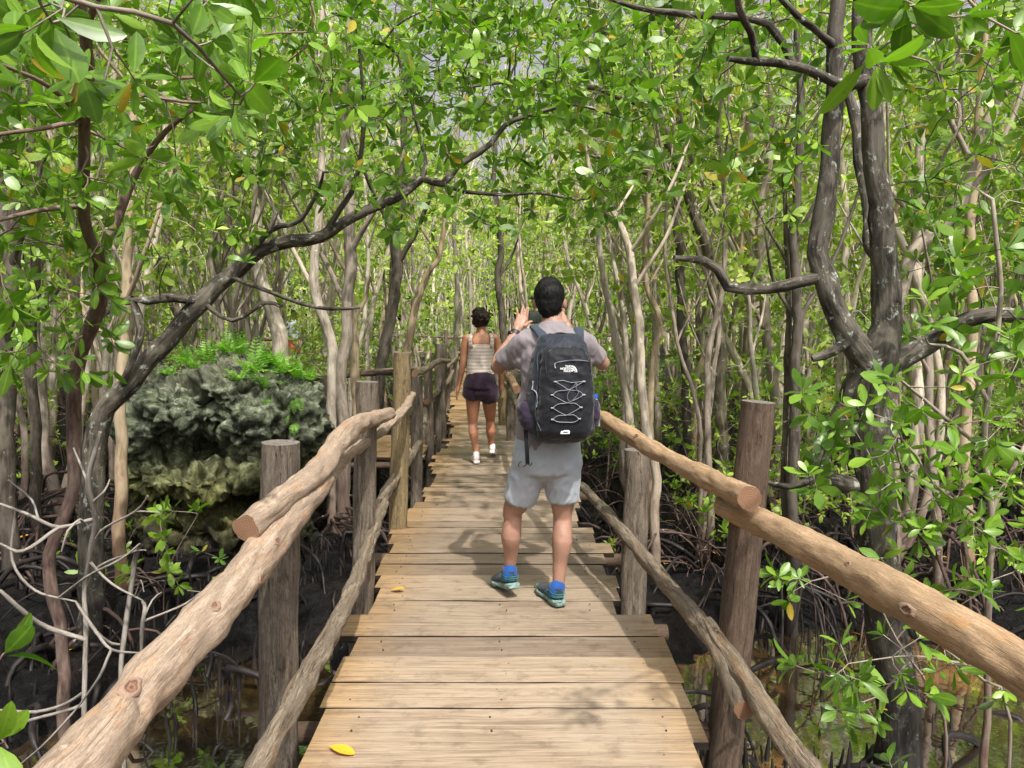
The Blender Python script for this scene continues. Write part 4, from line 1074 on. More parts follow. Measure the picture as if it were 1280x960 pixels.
shrub('low leafy branches hanging over the water under the front right log', [(1262, 900), (1230, 850), (1180, 810)],
      [[(1200, 830, 0), (1140, 820, -.1), (1060, 830, -.2)], [(1150, 830, -.1), (1100, 870, -.1), (1060, 880, -.1)], [(1190, 820, 0), (1200, 780, 0)]],
      [(990, 1080, 800, 900, 2.6, 2.95, 11), (1080, 1260, 780, 880, 2.6, 3.1, 16), (1060, 1120, 870, 915, 2.6, 2.9, 4)], 2.9, r=.007, L=.085)
shrub('small leafy spray behind the front right log, above the pool', [(1180, 900), (1120, 800), (1090, 740)],
      [[(1100, 760, 0), (1040, 720, 0), (990, 740, 0)], [(1130, 800, 0), (1170, 740, 0)]],
      [(970, 1060, 715, 760, 3.2, 3.6, 8), (1070, 1140, 690, 740, 3.2, 3.6, 7), (1150, 1240, 730, 780, 3.1, 3.5, 8)], 3.5, r=.007, L=.085)
shrub('leafy seedling at the bottom edge near the front right post', [(1120, 1000), (1118, 965)], [], [(1105, 1140, 945, 970, 2.6, 2.8, 3)], 2.7, r=.004, L=.075)

# slender explicit trunks in the middle distance: (label, bark, D, [(x,y)...], widths, crown boxes)
mid = [
 ('thin tan trunk rising straight in front of the left side of the coral rock', 'bark_tan', 6.2, [(152, 690), (152, 600), (151, 520), (156, 440), (158, 380), (163, 250), (168, 120), (160, -30)], [19, 18, 17, 16, 15, 13, 11, 8], [(60, 260, 120, 330, 5.6, 6.8, 26), (80, 260, -60, 120, 5.8, 7, 26)]),
 ('sunlit pale trunk forking behind the coral rock', 'bark_pale', 10, [(352, 560), (351, 440), (340, 390), (325, 345), (318, 310), (322, 250), (315, 120), (300, -20)], [24, 24, 22, 20, 18, 15, 12, 9], [(250, 420, 60, 260, 9, 11, 34)]),
 ('pale wavy trunk left of the flat-topped post at the side landing', 'bark_pale', 8.0, [(413, 620), (414, 520), (416, 440), (405, 400), (394, 365), (396, 320), (402, 240), (398, 120), (404, -20)], [15, 14, 15, 16, 15, 13, 11, 9, 7], [(330, 480, 60, 230, 7.2, 9, 30)]),
 ('straight dark grey trunk at the corner of the side landing', 'bark_mid', 8.2, [(429, 640), (430, 540), (428, 460), (436, 380), (440, 320), (434, 240), (430, 120), (436, -20)], [22, 20, 19, 17, 17, 14, 12, 9], [(380, 520, 20, 220, 7.6, 9.2, 26)]),
 ('dark twisting trunk to the left of the woman, leaning right over the landing', 'bark_dark', 10.8, [(468, 590), (472, 500), (478, 440), (492, 380), (497, 330), (494, 290), (500, 250), (504, 180), (500, 60)], [17, 17, 17, 16, 17, 15, 13, 11, 8], [(440, 580, 100, 280, 9.8, 12, 36)]),
 ('light brown branching trunk curving up behind the yellowish post', 'bark_tan', 12.5, [(500, 560), (505, 460), (520, 380), (535, 340), (548, 320), (556, 260), (560, 180)], [12, 12, 11, 9, 8, 7, 5], [(480, 620, 180, 330, 11.5, 14, 34)]),
 ('short broken pale trunk beside the wavy one behind the rock', 'bark_tan', 9.2, [(448, 600), (446, 480), (440, 400), (438, 340), (437, 295)], [15, 15, 14, 13, 9], []),
 ('slim pale forked trunk right of the man with a curling side branch', 'bark_pale', 7.0, [(820, 700), (818, 600), (806, 520), (800, 430), (792, 360), (786, 315), (770, 270), (740, 220), (720, 120)], [15, 14, 14, 13, 13, 12, 9, 7, 4], [(700, 850, 100, 280, 6.4, 7.8, 34)]),
 ('thin smooth trunk curling like a hook, right of the man', 'bark_tan', 7.6, [(814, 640), (813, 520), (815, 450), (826, 415), (822, 390), (808, 360), (806, 300), (812, 240), (820, 100)], [13, 12, 11, 9, 9, 8, 8, 7, 5], [(760, 880, 60, 240, 7, 8.4, 26)]),
 ('slender dark trunk behind the right handrail, lit at its foot', 'bark_dark', 9.6, [(862, 600), (858, 500), (852, 400), (850, 320), (846, 240), (848, 120), (844, -20)], [16, 15, 14, 13, 13, 10, 8], [(790, 930, 100, 290, 9, 10.6, 34)]),
 ('smooth mauve-grey trunk behind the tall reddish-brown post', 'bark_mid', 10.5, [(940, 620), (938, 520), (938, 420), (942, 330), (936, 270), (938, 160), (930, 0)], [26, 24, 22, 22, 18, 15, 12], [(860, 1020, 60, 270, 9.5, 11.5, 40)]),
 ('leaning grey trunk between the mauve trunk and the split tree', 'bark_mid', 9.4, [(972, 540), (968, 480), (960, 420), (950, 300), (962, 180), (968, 20)], [16, 15, 15, 13, 11, 9], [(920, 1040, 120, 330, 8.8, 10.2, 24)]),
 ('slim dark twin trunk standing between the front right post and the split tree', 'bark_dark', 6.0, [(992, 700), (991, 600), (996, 500), (998, 400), (992, 300), (1000, 180), (996, 20)], [18, 17, 16, 15, 13, 11, 9], [(930, 1040, 160, 330, 5.6, 6.8, 18)]),
 ('thin mossy green trunk right beside the slim dark twin', 'bark_mossy', 6.1, [(982, 700), (981, 600), (983, 500), (985, 420), (984, 330), (978, 180)], [10, 10, 9, 9, 8, 5], [(920, 1020, 180, 300, 5.7, 6.6, 10)]),
 ('leaning forked grey tree at upper right', 'bark_mid', 6.2, [(1120, 640), (1118, 520), (1120, 400), (1135, 330), (1165, 296), (1200, 262), (1214, 205), (1240, 150), (1262, 80), (1290, 0)], [16, 16, 17, 19, 20, 20, 18, 17, 15, 12], [(1120, 1300, 60, 260, 5.4, 7, 40)]),
 ('straight tan trunk behind the right shrub', 'bark_tan', 6.6, [(1212, 740), (1210, 640), (1206, 540), (1214, 440), (1210, 330), (1222, 200), (1230, 40)], [18, 17, 17, 16, 14, 12, 9], [(1160, 1300, 120, 300, 6, 7.4, 24)]),
 ('slim brown trunk at the right behind the leafy shrub', 'bark_mid', 6.0, [(1170, 760), (1172, 660), (1162, 560), (1160, 470), (1166, 380)], [15, 14, 13, 12, 10], [(1120, 1220, 300, 420, 5.6, 6.4, 12)]),
 ('shaded trunk at the far left edge', 'bark_dark', 6.4, [(8, 640), (10, 540), (6, 440), (14, 340), (20, 240), (8, 120), (14, -40)], [26, 24, 22, 22, 20, 16, 12], [(-40, 120, 180, 420, 5.6, 6.6, 56), (-40, 160, -40, 180, 5.8, 7.2, 44)]),
 ('slim dark trunk behind the shaded one at the left edge', 'bark_dark', 7.2, [(46, 640), (44, 520), (38, 400), (44, 300), (38, 180), (50, 40)], [16, 15, 14, 13, 11, 9], [(-20, 140, 240, 400, 6.6, 7.8, 24)]),
 ('grey trunk to the left of the woman far down the path', 'bark_mid', 17, [(572, 520), (570, 440), (571, 360), (568, 260), (575, 140)], [8, 8, 7, 6, 5], [(520, 640, 120, 280, 16, 18, 30)]),
 ('dark crooked trunk just right of the woman, beyond the path', 'bark_dark', 14.5, [(634, 520), (632, 460), (628, 400), (622, 350), (626, 310), (618, 220), (624, 120)], [12, 11, 11, 10, 9, 7, 5], [(560, 700, 120, 290, 13.5, 16, 36)]),
]
for (lab, bark, D, pts, ws, boxes) in mid:
    if boxes and D < 13: boxes = boxes + [(pts[-1][0] - 120, pts[-1][0] + 120, -100, 130, D - .9, D + 1.2, 40)]
    pp = poly(pts, D); lo = P(pts[0][0], pts[0][1], D)
    mp = [V((lo.x, D, MUD - .15))] + [q for q in pp if q.z > MUD + .2]
    ws = [ws[0] * 1.15] + ws[len(pp) - len(mp) + 1:]
    rr = [w * D / F / 2 * .84 for w in ws]; br = []
    for k in range(len(mp) // 2):
        i = rnd.randrange(len(mp) // 2, len(mp)); s = mp[i]; a = rnd.choice([-1, 1]); ln = rnd.uniform(.4, 1.1)
        br.append(([s, s + V((a * ln * .35, rnd.uniform(-.3, .3), ln * .6)), s + V((a * ln * .6, rnd.uniform(-.4, .4), ln * 1.3))], [rr[i] * .5, rr[i] * .4, rr[i] * .2]))
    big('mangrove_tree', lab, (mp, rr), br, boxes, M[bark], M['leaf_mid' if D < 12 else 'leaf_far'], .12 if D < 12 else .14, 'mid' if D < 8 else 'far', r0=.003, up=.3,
        roots=(.06, rnd.uniform(.4, .9), 9, rnd.uniform(.5, .9)) if D < 13 else None, rmax=max(rr))

# a bough from the right that closes the canopy above the path
D = 8
big('mangrove_tree', 'slender mossy tree on the right whose long boughs close the canopy above the path', (PP((900, 640, 8), (902, 480, 8), (890, 350, 8), (860, 240, 8), (820, 140, 8), (760, 40, 8.2), (700, -60, 8.4)), wr(D, 16, 15, 14, 13, 12, 9, 6)),
    [(PP((820, 140, 8), (740, 110, 8), (660, 100, 8), (580, 110, 8)), wr(D, 8, 7, 5, 3)), (PP((760, 40, 8.2), (680, 20, 8.4), (600, 20, 8.6)), wr(D, 7, 6, 4)), (PP((860, 240, 8), (790, 210, 8), (720, 190, 8)), wr(D, 6, 5, 3))],
    [(430, 640, -90, 70, 6.5, 10, 110), (550, 720, -60, 160, 5.5, 9, 130), (500, 860, -90, 110, 7, 10, 150), (560, 860, 100, 250, 7.2, 9.5, 80)], M['bark_mossy'], M['leaf_mid'], .125, 'far', r0=.003, up=.3, roots=(.06, .7, 9, .8))

# ================================================================= REPEATED TREES
def proto_tree(i, H, stems, bark, leaf, nleaf, L=.15, low=.35, kind='far'):
    sk = Skel(); tops = []
    for s in range(stems):
        a = rnd.uniform(0, 2 * PI); off = V((math.cos(a), math.sin(a), 0)) * (.18 if stems > 1 else 0); lean = V((rnd.gauss(0, .09), rnd.gauss(0, .09), 0)) * H * (1 if stems == 1 else 1.5)
        h = H * rnd.uniform(.8, 1); r = rnd.uniform(.026, .062)
        pts = [off * .5 + V((0, 0, -.15))]; n = 8; w = rnd.uniform(0, 9)
        for k in range(1, n + 1):
            u = k / n; pts.append(off + lean * u * u + V((.22 * noise.noise(V((u * 3, w, 0))) * H * .25, .22 * noise.noise(V((u * 3, w, 7))) * H * .25, h * u)))
        sk.path(pts, [r * (1.15 - .85 * k / n) for k in range(n + 1)], step=.25); tops.append(pts)
        for b in range(rnd.randrange(2, 5)):
            k = rnd.randrange(3, n - 1); p = pts[k]; a2 = rnd.uniform(0, 2 * PI); ln = rnd.uniform(.5, 1.3); d = V((math.cos(a2), math.sin(a2), 0)); s0 = sk.near(p)
            sk.path([V(sk.p[s0]), p + d * ln * .35 + V((0, 0, ln * .7)), p + d * ln * .6 + V((0, 0, ln * 1.6))], [r * .45, r * .35, r * .2], start=s0, step=.2)
    T = []
    for pts in tops:
        for _ in range(nleaf // stems):
            u = rnd.uniform(low, 1.02) ** .8; q = pts[min(8, int(u * 8))]; rr = (.35 + .9 * math.sin(PI * min(1, u))) * rnd.uniform(.3, 1.1); a = rnd.uniform(0, 2 * PI)
            if H * u > 6.2 and rnd.random() < .45: continue
            T.append((q.x + math.cos(a) * rr, q.y + math.sin(a) * rr, H * u + rnd.gauss(0, .25)))
    sk.grow(T, .3, .2)
    root = empty('mangrove_tree', (0, 0, 0))
    _, kids = tree_object('mangrove_tree', sk, M[bark], M[leaf], L=L, kind=kind, n=(5, 8), r0=.004, e=2.4, up=.5, parent=root, rmax=.09, amp=.1)
    if rnd.random() < .7:
        mb = MB(); prop_roots(mb, .05, rnd.uniform(.3, .9), rnd.randrange(6, 14), rnd.uniform(.5, 1.0), 0, .014); kids.append(mb.build('prop_roots', M['root'], root))
    return root, kids
protos = []
specs = [(8.5, 1, 'bark_pale', 170), (9.5, 2, 'bark_pale', 200), (7.5, 1, 'bark_mid', 160), (8.8, 2, 'bark_mid', 190), (7, 3, 'bark_pale', 220), (9, 1, 'bark_tan', 150), (6.5, 2, 'bark_pale', 180), (8, 3, 'bark_mid', 220), (10, 1, 'bark_pale', 170)]
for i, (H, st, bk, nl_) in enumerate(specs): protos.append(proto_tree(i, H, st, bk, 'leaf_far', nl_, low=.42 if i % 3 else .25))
def proto_sap(i, H, nleaf, leaf, bark, L):
    sk = Skel()
    for s in range(rnd.randrange(1, 4)):
        a = rnd.uniform(0, 2 * PI); d = V((math.cos(a), math.sin(a), 0)); q = [V((0, 0, -.1)), d * .08 * H + V((0, 0, H * .4)), d * .22 * H + V((rnd.gauss(0, .1), rnd.gauss(0, .1), H * .95))]
        sk.path(q, [.014 * H / 2, .011 * H / 2, .004], step=.15)
    sk.grow([(rnd.gauss(0, .24 * H), rnd.gauss(0, .24 * H), H * rnd.uniform(.3, 1.05)) for _ in range(nleaf)], .18, .2)
    root = empty('mangrove_sapling', (0, 0, 0))
    _, kids = tree_object('mangrove_sapling', sk, M[bark], M[leaf], L=L, kind='far', n=(5, 8), up=.8, parent=root, trunkname='stem')
    return root, kids
saps = [proto_sap(i, h, n_, lf, bk, L) for i, (h, n_, lf, bk, L) in enumerate([(2.2, 60, 'leaf_far', 'bark_pale', .13), (3.0, 90, 'leaf_mid', 'bark_mid', .13), (1.5, 34, 'leaf_far', 'bark_twig', .12), (2.7, 110, 'leaf_far', 'bark_mid', .14), (3.6, 120, 'leaf_mid', 'bark_pale', .13)])]
seeds = [proto_sap(9, h, n_, 'leaf_fern' if q else 'leaf_mid', 'bark_mid', L) for (h, n_, q, L) in [(.35, 4, 0, .10), (.55, 8, 0, .11), (.28, 3, 1, .10), (.8, 14, 0, .12)]]

used = set(); placed = []
def clear_path(x, y, m): 
    if y < 22 and abs(x - cx(max(0, y))) < m: return False
    if 8 < y < 11 and -3.2 < x < 0: return False
    if 21 < y < 24 and x < 4 and x > -11.5: return abs(x) > 99
    if (x + 2.65) ** 2 + (y - 7.5) ** 2 < 1.9: return False
    return True
def place(proto, x, y, sc_, label, cat, group, tilt=.05):
    root, kids = proto; key = id(root)
    if key not in used: used.add(key); r = root
    else: r = dup(root, kids)
    r.location = (x, y, ground_z(x, y) - .02); r.rotation_euler = (rnd.gauss(0, tilt), rnd.gauss(0, tilt), rnd.uniform(0, 2 * PI)); r.scale = (sc_,) * 3
    return tag(r, label, cat, group)
def scatter(n, y0, y1, sep, margin, slope=.74, power=1.0, xmin=0):
    out = []; tries = 0
    while len(out) < n and tries < 40000:
        tries += 1
        y = y0 + (y1 - y0) * rnd.random() ** power; x = rnd.uniform(-slope * y - 1.0, slope * y + 1.0)
        if not clear_path(x, y, margin) or abs(x) < xmin: continue
        if any((x - a) ** 2 + (y - b) ** 2 < sep * sep for a, b in placed): continue
        placed.append((x, y)); out.append((x, y))
    return out
for (x, y) in scatter(50, 7.2, 13, .85, 1.5):
    s = 'left' if x < 0 else 'right'
    place(rnd.choice(protos), x, y, rnd.uniform(.75, 1.05), 'slender mangrove tree in the nearer thicket on the %s of the boardwalk' % s, 'tree', 'slender mangroves of the nearer thicket on the ' + s)
for (x, y) in scatter(110, 13, 24, .95, 1.15):
    s = 'left' if x < cx(y) else 'right'
    place(rnd.choice(protos), x, y, rnd.uniform(.8, 1.15), 'slender pale mangrove tree deep in the forest on the %s of the boardwalk' % s, 'tree', 'pale mangroves deep in the forest on the ' + s)
for (x, y) in scatter(105, 24, 42, 1.3, .8):
    place(rnd.choice(protos), x, y, rnd.uniform(.9, 1.25), 'far thin mangrove tree beyond the end of the boardwalk', 'tree', 'far mangroves beyond the boardwalk')
placed_t = list(placed); placed = []
for (x, y) in scatter(54, 7.0, 15, .6, 1.35):
    s = 'left' if x < 0 else 'right'
    if x < 0 and y < 9.5: continue
    place(rnd.choice(saps), x, y, rnd.uniform(.6, .95), 'young leafy mangrove in the undergrowth on the %s of the boardwalk' % s, 'sapling', 'young mangroves of the undergrowth on the ' + s)
for (x, y) in scatter(64, 15, 34, 1.0, 1.4):
    s = 'left' if x < cx(y) else 'right'
    place(rnd.choice(saps), x, y, rnd.uniform(.8, 1.4), 'far young leafy mangrove among the trunks on the %s of the boardwalk' % s, 'sapling', 'far young mangroves among the trunks on the ' + s)
placed = []
ns = 0
for (x, y) in scatter(46, 5.4, 13, .45, 1.0, slope=.66):
    if pool(x, y) > 0: continue
    s = 'left' if x < 0 else 'right'
    place(rnd.choice(seeds), x, y, rnd.uniform(.7, 1.2), 'small green seedling sprouting from the mud on the %s of the boardwalk' % s, 'seedling', 'small seedlings in the mud on the ' + s)
for (px, py, z, sz) in [(218, 655, 0, .9), (268, 715, 0, .9), (160, 685, 0, .9)]:
    q = G(px, py + 20, MUD + .1); place(seeds[2] if px > 200 else seeds[0], q.x, q.y, sz, 'bright little seedling on the dark mud below the coral rock', 'seedling', 'bright seedlings below the coral rock')

# far-off wood closing the view
sk = Skel(); Bp, Dp = [], []
mb = MB()
for _ in range(520):
    y = rnd.uniform(42, 66); x = rnd.uniform(-.75 * y, .75 * y); h = rnd.uniform(8, 13); r = rnd.uniform(.05, .12)
    pts = [V((x + rnd.gauss(0, .15) * k, y, MUD + h * k / 4)) for k in range(5)]
    tube(mb, pts, [r, r * .9, r * .8, r * .6, r * .3], n=5, cap=(False, False))
    for _ in range(26): Bp.append((x + rnd.gauss(0, 1.3), y + rnd.gauss(0, 1.2), MUD + h * rnd.uniform(.08, 1.08))); Dp.append((rnd.gauss(0, .5), rnd.gauss(0, .5), 1))
a = rosettes(Bp, Dp, (6, 9), .34, .45)
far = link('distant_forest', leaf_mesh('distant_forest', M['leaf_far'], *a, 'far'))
tag(far, 'hazy mass of far mangrove foliage closing the view behind the trees', 'forest', kind='stuff')
tag(mb.build('distant_trunks', M['bark_pale']), 'hazy mass of far thin trunks closing the view behind the trees', 'forest', kind='stuff')

# trees beside and behind the viewer: their crowns shade the deck
for (x, y, s, i) in [(-3.4, 1.6, .95, 4), (-2.8, -4.2, 1.05, 0)]:
    place(protos[i], x, y, s, 'slender mangrove tree in the nearer thicket on the %s of the boardwalk' % ('left' if x < 0 else 'right'), 'tree', 'slender mangroves of the nearer thicket on the ' + ('left' if x < 0 else 'right'), .02)

# ---------------------------------------------------------------- fallen leaves
def fallen(loc, s, rz, label, group=None, nm='fallen_leaf', tilt=.15):
    a = [np.array([z], float) for z in ((-s / 2, 0, 0.004), (1, 0, .02), (0, 0, 1))]
    me = leaf_mesh('fallen_leaf', M['leaf_fallen'], *a, np.array([s]), np.array([s * .5]), np.array([rnd.uniform(0, 1)]), 'fine', curl=-.12, fold=.35)
    o = link(nm, me, loc=loc); o.rotation_euler = (rnd.gauss(0, tilt), rnd.gauss(0, tilt), rz)
    return tag(o, label, 'leaf', group)
fallen(G(427, 938, .012), .105, -.35, 'bright yellow fallen leaf on the front plank of the boardwalk', tilt=.03)
fallen(G(497, 738, .010), .085, -.15, 'small yellow-green fallen leaf on the planks left of the man', tilt=.03)
for (px, py) in [(128, 690), (95, 825), (118, 818), (835, 658), (838, 655), (862, 675), (870, 690), (875, 692), (832, 708), (895, 705), (873, 678), (1072, 778), (1126, 662), (1138, 678), (1030, 636), (1255, 785), (960, 640), (1236, 730), (910, 640), (990, 660), (852, 640), (940, 700), (125, 640), (1180, 700), (1010, 700), (820, 640), (880, 720), (30, 700), (200, 700), (1205, 720)]:
    q = G(px, py, MUD + .03)
    if q.y > 13: continue
    z = ground_z(q.x, q.y) if pool(q.x, q.y) < .1 else WZ
    fallen(V((q.x, q.y, max(z, WZ) + .03)), rnd.uniform(.07, .11), rnd.uniform(0, 6), 'orange fallen leaf lying on the dark mud', 'orange fallen leaves scattered on the mud')
# ================================================================= PEOPLE
DM = 4.12
def mp_(px, py, d=0.0): return P(px, py, DM + d)
def limb(mb, pts, rad, n=20, ry=None, xref=None, step=.03):
    if ry is None: q, r_ = spline(pts, rad, step); tube(mb, q, r_, n=n, rnd_cap=True)
    else:
        q, r_ = spline(pts, rad, step); _, r2 = spline(pts, ry, step); tube(mb, q, r_, n=n, ry=r2, xref=xref or V((1, 0, 0)), rnd_cap=True)
def finger(mb, p0, d, bend, L, r=.0078):
    """three phalanges from p0 along d, each turned towards bend"""
    d = V(d).normalized(); b = V(bend); pts = [V(p0) - d * .03, V(p0)]; p = V(p0)
    for l, k in ((.45, .25), (.3, .5), (.25, .45)):
        d = (d + b * k).normalized(); p = p + d * L * l; pts.append(p.copy())
    q, rr = spline(pts, [r * 1.25, r * 1.12, r, r * .95, r * .78], .006)
    tube(mb, q, rr, n=10, rnd_cap=True)
def shoe_parts(heel, toe, tilt, parent, cols, s=1.0, L=.28):
    """heel/toe points on the sole line"""
    ax = (toe - heel); ax.normalize(); up = V((0, 0, 1)); side = ax.cross(up).normalized(); up2 = side.cross(ax).normalized()
    def lp(x, y, z): return heel + ax * x * s + side * y * s + up2 * z * s
    # sole
    mb = MB(); st = [(-.010, .028), (.01, .036), (.05, .036), (.10, .031), (.15, .036), (.20, .045), (.24, .041), (.268, .026), (.278, .01)]
    vs, fs = [], []; hl = lambda x: .010 * max(0, 1 - x / .1)
    for (x, hw) in st:
        lift = max(0, (x - .2)) ** 2 * 3.0
        fl = .004 if x < .02 else 0
        vs += [lp(x, -hw, .026 + hl(x) + lift), lp(x, -hw * 1.06, .018 + lift), lp(x, -hw * .9, .0 + lift + fl), lp(x, hw * .9, .0 + lift + fl), lp(x, hw * 1.06, .018 + lift), lp(x, hw, .026 + hl(x) + lift)]
    n = len(st)
    for i in range(n - 1):
        for k in range(6): k2 = (k + 1) % 6; fs.append((i * 6 + k, i * 6 + k2, (i + 1) * 6 + k2, (i + 1) * 6 + k))
    fs.append(tuple(range(5, -1, -1))); fs.append(tuple((n - 1) * 6 + k for k in range(6)))
    mb.add(vs, fs); me = fuse(mb, .0045, 3)
    sole = finish(me, 'sole', cols['sole'], parent, disp=(lambda p: .0022 * (1 if noise.noise(p * 95) > 0 else -1)) if s == 1.0 else None)
    # upper
    mb = MB()
    pts = [lp(.015, 0, .055), lp(.06, 0, .062), (lp(.12, 0, .056)), lp(.17, 0, .046), lp(.215, 0, .040), lp(.25, 0, .034), lp(.268, 0, .030)]
    q, r1 = spline(pts, [.030, .037, .037, .041, .043, .036, .014], .012); _, r2 = spline(pts, [.034, .044, .038, .030, .024, .018, .010], .012)
    tube(mb, q, r1, n=18, ry=r2, xref=side, rnd_cap=True)
    tube(mb, [lp(.045, 0, .05), lp(.047, 0, .085), lp(.046, 0, .100)], [.035, .034, .033], n=18, ry=[.044, .042, .040], xref=side, rnd_cap=False)
    me = fuse(mb, .0045, 3); upper = finish(me, 'upper', cols['upper'], parent)
    return lp

man = tag(empty('person', (G(675, 757).x, 4.15, 0)), 'man from behind in mauve-grey tee and grey shorts, photographing with both hands raised', 'person')
mo = -V(man.location)
def child(me_or_mb, name, mat, parent=man, disp=None, voxel=None, sm=4):
    if isinstance(me_or_mb, MB):
        if voxel: o = finish(fuse(me_or_mb, voxel, sm), name, mat, parent, disp)
        else: o = me_or_mb.build(name, mat, parent)
    else: o = finish(me_or_mb, name, mat, parent, disp)
    o.location = -V(parent.location) if parent.parent is None else V((0, 0, 0)); return o

X1 = V((1, 0, 0))
# --- body (one surface)
mb = MB()
limb(mb, [mp_(684, 572), mp_(685, 545), mp_(688, 512, .01), mp_(691, 470, 0), mp_(692, 440, 0), mp_(692, 425, 0), mp_(691, 410, .01), mp_(690, 398, .02), mp_(689, 385, .035)],
     [.15, .158, .142, .150, .156, .136, .072, .056, .056], ry=[.11, .12, .105, .115, .115, .095, .07, .060, .060])
ball(mb, mp_(687, 374, .045), .074, .092, .112, seg=28)                # skull
ball(mb, mp_(687, 385, .10), .055, .055, .062, seg=20)                 # jaw / face
ball(mb, mp_(687, 378, .158), .012, .022, .022)                        # nose
ball(mb, mp_(687, 388, .145), .024, .012, .008)                        # mouth
for s in (-1, 1): ball(mb, mp_(687 + s * 7, 374, .132), .014, .010, .008)  # eyes / brow
for s in (-1, 1):                                                      # ears
    c = mp_(687 + s * 19.3, 380, .035); ball(mb, c, .010, .020, .031, rot=Matrix.Rotation(s * R(-25), 3, 'Z') @ Matrix.Rotation(R(8), 3, 'X')); 
shL, elL, wrL = mp_(657, 428, 0), mp_(621, 461, .17), mp_(644, 417, .37)
shR, elR, wrR = mp_(726, 428, 0), mp_(755, 456, .14), mp_(713, 414, .36)
hmL, hmR = mp_(651, 401, .42), mp_(702, 398, .42)
for sh, e_, w_, h_, s in ((shL, elL, wrL, hmL, -1), (shR, elR, wrR, hmR, 1)):
    limb(mb, [V(sh) + V((-s * .06, 0, .01)), sh, sh.lerp(e_, .5), e_], [.050, .054, .048, .038])
    fwd = (w_ - e_)
    limb(mb, [e_, e_ + fwd * .28 + V((s * .006, 0, 0)), e_ + fwd * .7, w_, w_.lerp(h_, .5)], [.040, .045, .034, .027, .028])
# legs
hipL, knL, anL = mp_(664, 580), mp_(641, 650, .06), P(637, 712, 4.235)
hipR, knR, anR = mp_(703, 580), mp_(703, 650, .02), P(698, 734, 4.09)
for hp, kn, an, s in ((hipL, knL, anL, -1), (hipR, knR, anR, 1)):
    sv = an - kn
    limb(mb, [hp, hp.lerp(kn, .5), kn + V((0, 0, .05)), kn, kn + sv * .30 + V((s * .004, -.022, 0)), kn + sv * .62 + V((0, -.008, 0)), an, an + sv.normalized() * .05],
         [.095, .080, .056, .050, .057, .041, .031, .034])
# hands: palms + fingers + thumbs round the phone
phc = mp_(675.5, 396.5, .47)
pl, pr = phc + V((-.082, 0, 0)), phc + V((.082, 0, 0))
for (w_, h_, edge, s) in ((wrL, hmL, pl, -1), (wrR, hmR, pr, 1)):
    up = (h_ - w_).normalized()
    limb(mb, [w_, w_.lerp(h_, .5), h_, h_ + up * .022], [.026, .032, .037, .034], n=16, ry=[.018, .016, .015, .013], xref=V((1, .25 * s, 0)).normalized(), step=.012)
me = fuse(mb, .0062, 3)
def body_d(p): return .0016 * noise.noise(p * 22) + .0006 * noise.noise(p * 70)
body = child(me, 'body', M['skin_m'], disp=body_d)
# fingers with finer resolution, rooted in the palms
mb = MB()
for (w_, h_, edge, s) in ((wrL, hmL, pl, -1), (wrR, hmR, pr, 1)):
    up = (h_ - w_).normalized(); across = V((s, 0, 0)); across = (across - up * across.dot(up)).normalized()
    limb(mb, [w_.lerp(h_, .45), h_, h_ + up * .026], [.029, .034, .035], n=16, ry=[.016, .014, .012], xref=across, step=.01)
    fr = [(-.027, .058, (-s * .15, .25, 0), (-s * .05, .15, 1.0), .0080), (-.009, .072, (-s * .35, .55, -.10), (-s * .15, .15, 1), .0083), (.009, .070, (-s * .35, .6, -.15), (-s * .05, .1, 1), .0080), (.026, .055, (-s * .2, .5, -.2), (s * .3, .05, .95), .0070)]
    for k, (off, L_, bnd, dr, r_) in enumerate(fr):
        p0 = h_ + up * .03 + across * off
        finger(mb, p0, V(dr) + (V((-s * .1, 0, .2)) if k == 0 else V((0, 0, 0))), V(bnd) * (.5 if k == 0 else 1), L_ * (1.15 if k == 0 else 1), r_)
    th = h_ - up * .022 - across * .022
    q, rr = spline([th - across * -.012, th - across * .012 + V((0, -.006, -.002)), V((edge.x - s * .015, edge.y - .016, edge.z - .030)), V((edge.x - s * .034, edge.y - .014, edge.z - .026))], [.014, .012, .010, .008], .008)
    tube(mb, q, rr, n=12, rnd_cap=True)
me = fuse(mb, .0034, 2); child(me, 'hands', M['skin_m'])
# --- hair
mb = MB()
ball(mb, mp_(686.5, 369.5, .035), .083, .102, .103, seg=30)
ball(mb, mp_(687, 379, -.012), .068, .052, .082, seg=24)
ball(mb, mp_(688, 390, -.004), .050, .042, .050, seg=20)
ball(mb, mp_(686, 359, .07), .066, .07, .055, seg=24)
me = fuse(mb, .006, 3)
child(me, 'hair', M['hair_m'], disp=lambda p: (.004 + (.006 if p.z < 1.60 else 0)) * noise.noise(V((p.x * 130, p.y * 130, p.z * 30))) + .002 * noise.noise(p * 300))
# --- tee shirt
mb = MB()
limb(mb, [mp_(682, 560), mp_(684, 540), mp_(687, 505, .01), mp_(691, 468, 0), mp_(692, 440, -.002), mp_(692, 424, 0), mp_(691, 411, .012), mp_(690.5, 405, .02)],
     [.170, .170, .160, .168, .174, .158, .100, .071], ry=[.130, .132, .125, .130, .128, .114, .090, .073])
for sh, e_, s in ((shL, elL, -1), (shR, elR, 1)):
    v = e_ - sh
    limb(mb, [sh + V((-s * .07, 0, .005)), sh + V((0, 0, .004)), sh + v * .35, sh + v * .58, sh + v * .70 + V((0, 0, -.004))], [.066, .066, .064, .064, .064])
    # loose cloth under the arm
    limb(mb, [sh + V((-s * .05, 0, -.10)), sh + v * .36 + V((-s * .012, 0, -.035))], [.06, .055])
limb(mb, [mp_(660, 500), mp_(657, 535, -.01), mp_(655, 556, -.01)], [.05, .05, .035])   # loose hem at his left
